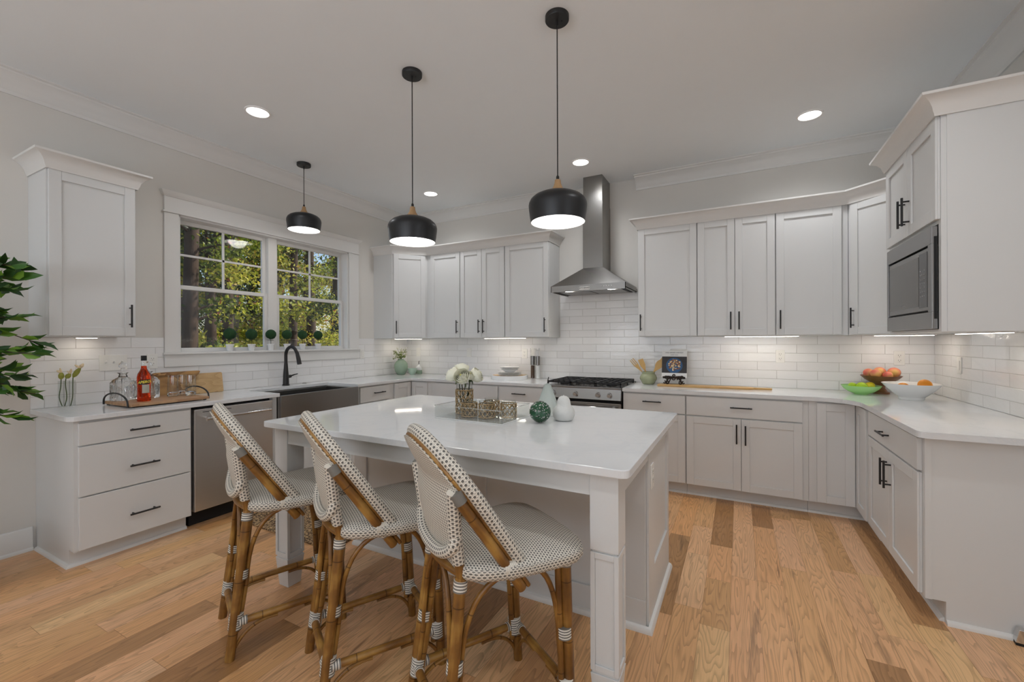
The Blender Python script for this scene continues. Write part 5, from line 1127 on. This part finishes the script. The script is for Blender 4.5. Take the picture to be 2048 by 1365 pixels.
# ------------------------------------------------------------------ foliage
def leaves(name, centres, sizes, mat, parent, seed, dirs=None, rnd_=None, aspect=.42, droop=0):
    """one mesh of pointed, folded leaf blades"""
    rs = np.random.RandomState(seed); n = len(centres); c = np.asarray(centres, float)
    d = rs.normal(size=(n, 3)) if dirs is None else np.asarray(dirs, float); d /= np.linalg.norm(d, axis=1)[:, None]+1e-9
    h = rs.normal(size=(n, 3)); s_ = np.cross(d, h); s_ /= np.linalg.norm(s_, axis=1)[:, None]+1e-9; nn = np.cross(s_, d); L = np.asarray(sizes)[:, None]; w_ = L*aspect*.5
    v = np.stack([c, c+d*L*.35+s_*w_+nn*w_*.3, c+d*L*.35-nn*w_*.1, c+d*L*.35-s_*w_+nn*w_*.3, c+d*L*.72+s_*w_*.72+nn*w_*.2, c+d*L*.72-nn*w_*.15, c+d*L*.72-s_*w_*.72+nn*w_*.2, c+d*L-nn*L*droop], 1).reshape(-1, 3)
    F = np.array([(0, 1, 2), (0, 2, 3), (1, 4, 5), (1, 5, 2), (2, 5, 6), (2, 6, 3), (4, 7, 5), (5, 7, 6)]); f = (F[None]+(np.arange(n)*8)[:, None, None]).reshape(-1, 3)
    me = bpy.data.meshes.new(name); me.vertices.add(len(v)); me.vertices.foreach_set('co', v.ravel()); me.loops.add(len(f)*3); me.loops.foreach_set('vertex_index', f.ravel().astype(np.int32)); me.polygons.add(len(f))
    me.polygons.foreach_set('loop_start', (np.arange(len(f))*3).astype(np.int32)); me.update(calc_edges=True); me.validate()
    r_ = rs.rand(n) if rnd_ is None else rnd_; col = np.repeat(np.stack([r_, r_, r_, np.ones(n)], 1), 24, axis=0); ca = me.color_attributes.new('rnd', 'FLOAT_COLOR', 'CORNER'); ca.data.foreach_set('color', col.ravel())
    me.materials.append(MT[mat]); o = bpy.data.objects.new(name, me); C.objects.link(o); o.parent = parent; return o
# ficus at the left edge
FXp, FYp = -3.66, .60
t = thing('ficus_tree', 'leafy green ficus plant against the wall left of the three-drawer cabinet', 'plant', (FXp, FYp, 0))
obj('pot', MB().lathe([(.12, 0), (.13, .01), (.165, .29), (.17, .30), (.155, .30), (.15, .28)], 36), 'ceramic_white', t); obj('soil', MB().lathe([(.150, .26), (.150, .272)], 36), 'potting_soil', t)
obj('trunk', MB().tube([(0, 0, .26), (.02, .01, .7), (-.02, .0, 1.1), (.0, 0, 1.55), (.01, 0, 1.8)], [.017, .014, .012, .008, .004], 10, sub=4), 'bark', t)
rg = random.Random(21); br = MB(); cs, ds, zs = [], [], []
aim = [(.33, .16, .48), (.36, .10, .44), (.30, .22, .40), (.31, .12, .62)]
for k in range(36):
    z0 = rg.uniform(.86, 1.72); a = rg.uniform(0, 6.28); L = rg.uniform(.2, .40)*(1.05-.25*abs(z0-1.2)); e = Vector((L*math.cos(a), L*math.sin(a)*.9, rg.uniform(-.06, .14)))
    if e.x < -.3: e.x = -.3
    if e.y > .30: e.y = .30
    b0 = Vector((0, 0, z0)); p = [b0, b0+e*.5+Vector((0, 0, .05)), b0+e]; br.tube(p, [.005, .0035, .002], 6, sub=3)
    for j in range(13):
        q = .25+.75*rg.random(); pos = p[0].lerp(p[1], q*2) if q < .5 else p[1].lerp(p[2], q*2-1); cs.append(pos); d = e.normalized()+Vector((rg.uniform(-.8, .8), rg.uniform(-.8, .8), rg.uniform(-.55, .25))); ds.append(d); zs.append(rg.uniform(.075, .115))
    cs.append(p[2]); ds.append(e.normalized()+Vector((0, 0, -.25))); zs.append(.11)
cs = np.array([tuple(c) for c in cs]); lim = cs[:, 0]+FXp > XL+.13; cs, ds, zs = cs[lim], np.array([tuple(d) for d in ds])[lim], np.array(zs)[lim]
tip = cs+ds/np.linalg.norm(ds, axis=1)[:, None]*zs[:, None]; ok = (tip[:, 0]+FXp > XL+.05) & (tip[:, 1]+FYp < 1.0)
obj('branches', br, 'bark', t); leaves('foliage', cs[ok], zs[ok], 'ficus_leaf', t, 3, ds[ok], droop=.12)

# woods outside
mb = MB(); N = 40; rs = np.random.RandomState(2); gx0, gx1, gy0, gy1 = -46, -4.4, -8, 44
for i in range(N+1):
    for j in range(N+1):
        x, y = gx1+(gx0-gx1)*i/N, gy0+(gy1-gy0)*j/N; dd = max(0, -x-12); mb.add([(x, y, -.9+.012*dd**1.45+rs.rand()*.12)])
for i in range(N):
    for j in range(N): mb.face((i*(N+1)+j, (i+1)*(N+1)+j, (i+1)*(N+1)+j+1, i*(N+1)+j+1))
o = obj('ground', mb, 'soil'); o['kind'] = 'structure'
def tree(label, x, y, r, h, seed, mat='bark', lean_=0, n=2600, name='tree', low=.6, spread=2.6, lo=0.0, hi=.8, group='trees outside the window'):
    rs = np.random.RandomState(seed); t = thing(name, label, 'tree', (x, y, -.9+.012*max(0, -x-12)**1.45-.05), 0, group)
    obj('trunk', MB().tube([(0, 0, 0), (.05*lean_, lean_*.2, h*.35), (0, lean_*.6, h*.7), (0, lean_, h)], [r*1.25, r, r*.8, r*.45], 12, sub=4), mat, t)
    br = MB(); cs, zs = [], []
    for k in range(16):
        z0 = rs.uniform(low, h*.9); a = rs.uniform(0, 6.28); L = rs.uniform(.5, 1)*spread; b0 = Vector((0, lean_*z0/h, z0)); e = Vector((L*math.cos(a), L*math.sin(a), rs.uniform(-.1, .5)*L)); br.tube([b0, b0+e*.5+Vector((0, 0, .1)), b0+e], [r*.22, r*.14, .008], 6)
        m_ = n//16; q = rs.uniform(.3, 1.1, m_); cs.append(np.array(b0)+np.outer(q, np.array(e))+rs.normal(size=(m_, 3))*np.array([.34, .34, .26])*spread*.28)
    c = np.concatenate(cs); base_ = rs.uniform(lo, hi, 16).repeat(n//16); rn = np.clip(base_+rs.normal(size=len(c))*.12, 0, .9); rn[rs.rand(len(c)) < .02] = 1
    obj('branches', br, mat, t); leaves('foliage', c, rs.uniform(.05, .12, len(c))*(1+.03*abs(x+4)), 'forest_leaf', t, seed, rnd_=rn, aspect=.62); return t
def at(u, X): 
    d = fw+rt*((u-1024)/859.27); k = X/d.x; return d.y*k
specs = [('thick dark tree trunk at the left edge of the window view', 377, -13, .17, 12, 'bark', .3), ('slim leaning tree right of the thick trunk outside', 410, -17, .14, 13, 'bark', 1.2), ('dark tree with low branches in the left window half', 428, -15, .13, 11, 'bark', -.5),
         ('pale sunlit trunk seen in the upper right of the left window sash', 470, -16, .09, 13, 'bark_sunlit', .2), ('dark tree just left of the pale trunk', 455, -14, .14, 12, 'bark', .1), ('tree behind the middle window post', 545, -19, .15, 13, 'bark', .6),
         ('dark straight tree at the left of the right window sash', 584, -15, .14, 12, 'bark', .3), ('tree trunk at the right side of the right window sash', 624, -17, .18, 13, 'bark', -.3), ('tree at the right edge of the window view', 668, -20, .15, 14, 'bark', .4)]
for k, (l, u, X, r, h, m_, ln) in enumerate(specs): tree(l, X, at(u, X), r, h, 40+k, m_, ln, n=6400)
for k, (u, X, l) in enumerate(((360, -26, 'leafy tree far behind at the left of the window view'), (430, -28, 'leafy tree far behind the slim leaning tree'), (500, -26, 'bright leafy tree far behind the left sash'), (560, -29, 'leafy tree far behind the middle window post'), (612, -27, 'leafy tree far behind the right sash'), (665, -30, 'leafy tree far behind at the right of the window view'))):
    tree(l, X, at(u, X), .2, 13, 70+k, 'bark', .2, n=12800, low=.3, spread=4.2, lo=.1, hi=.9)
for k, (u, X, l) in enumerate(((385, -10.5, 'low bush outside at the left of the window'), (452, -10, 'bright low bush outside in the middle of the left sash'), (505, -11.5, 'sunny low bush outside left of the window post'), (590, -11, 'low bush outside in the right sash'), (650, -12, 'low bush outside at the right of the window'))):
    tree(l, X, at(u, X), .035, 2.2, 90+k, 'bark', .1, n=5600, name='bush', low=.2, spread=1.15, lo=.15, hi=.85, group='bushes outside the window')
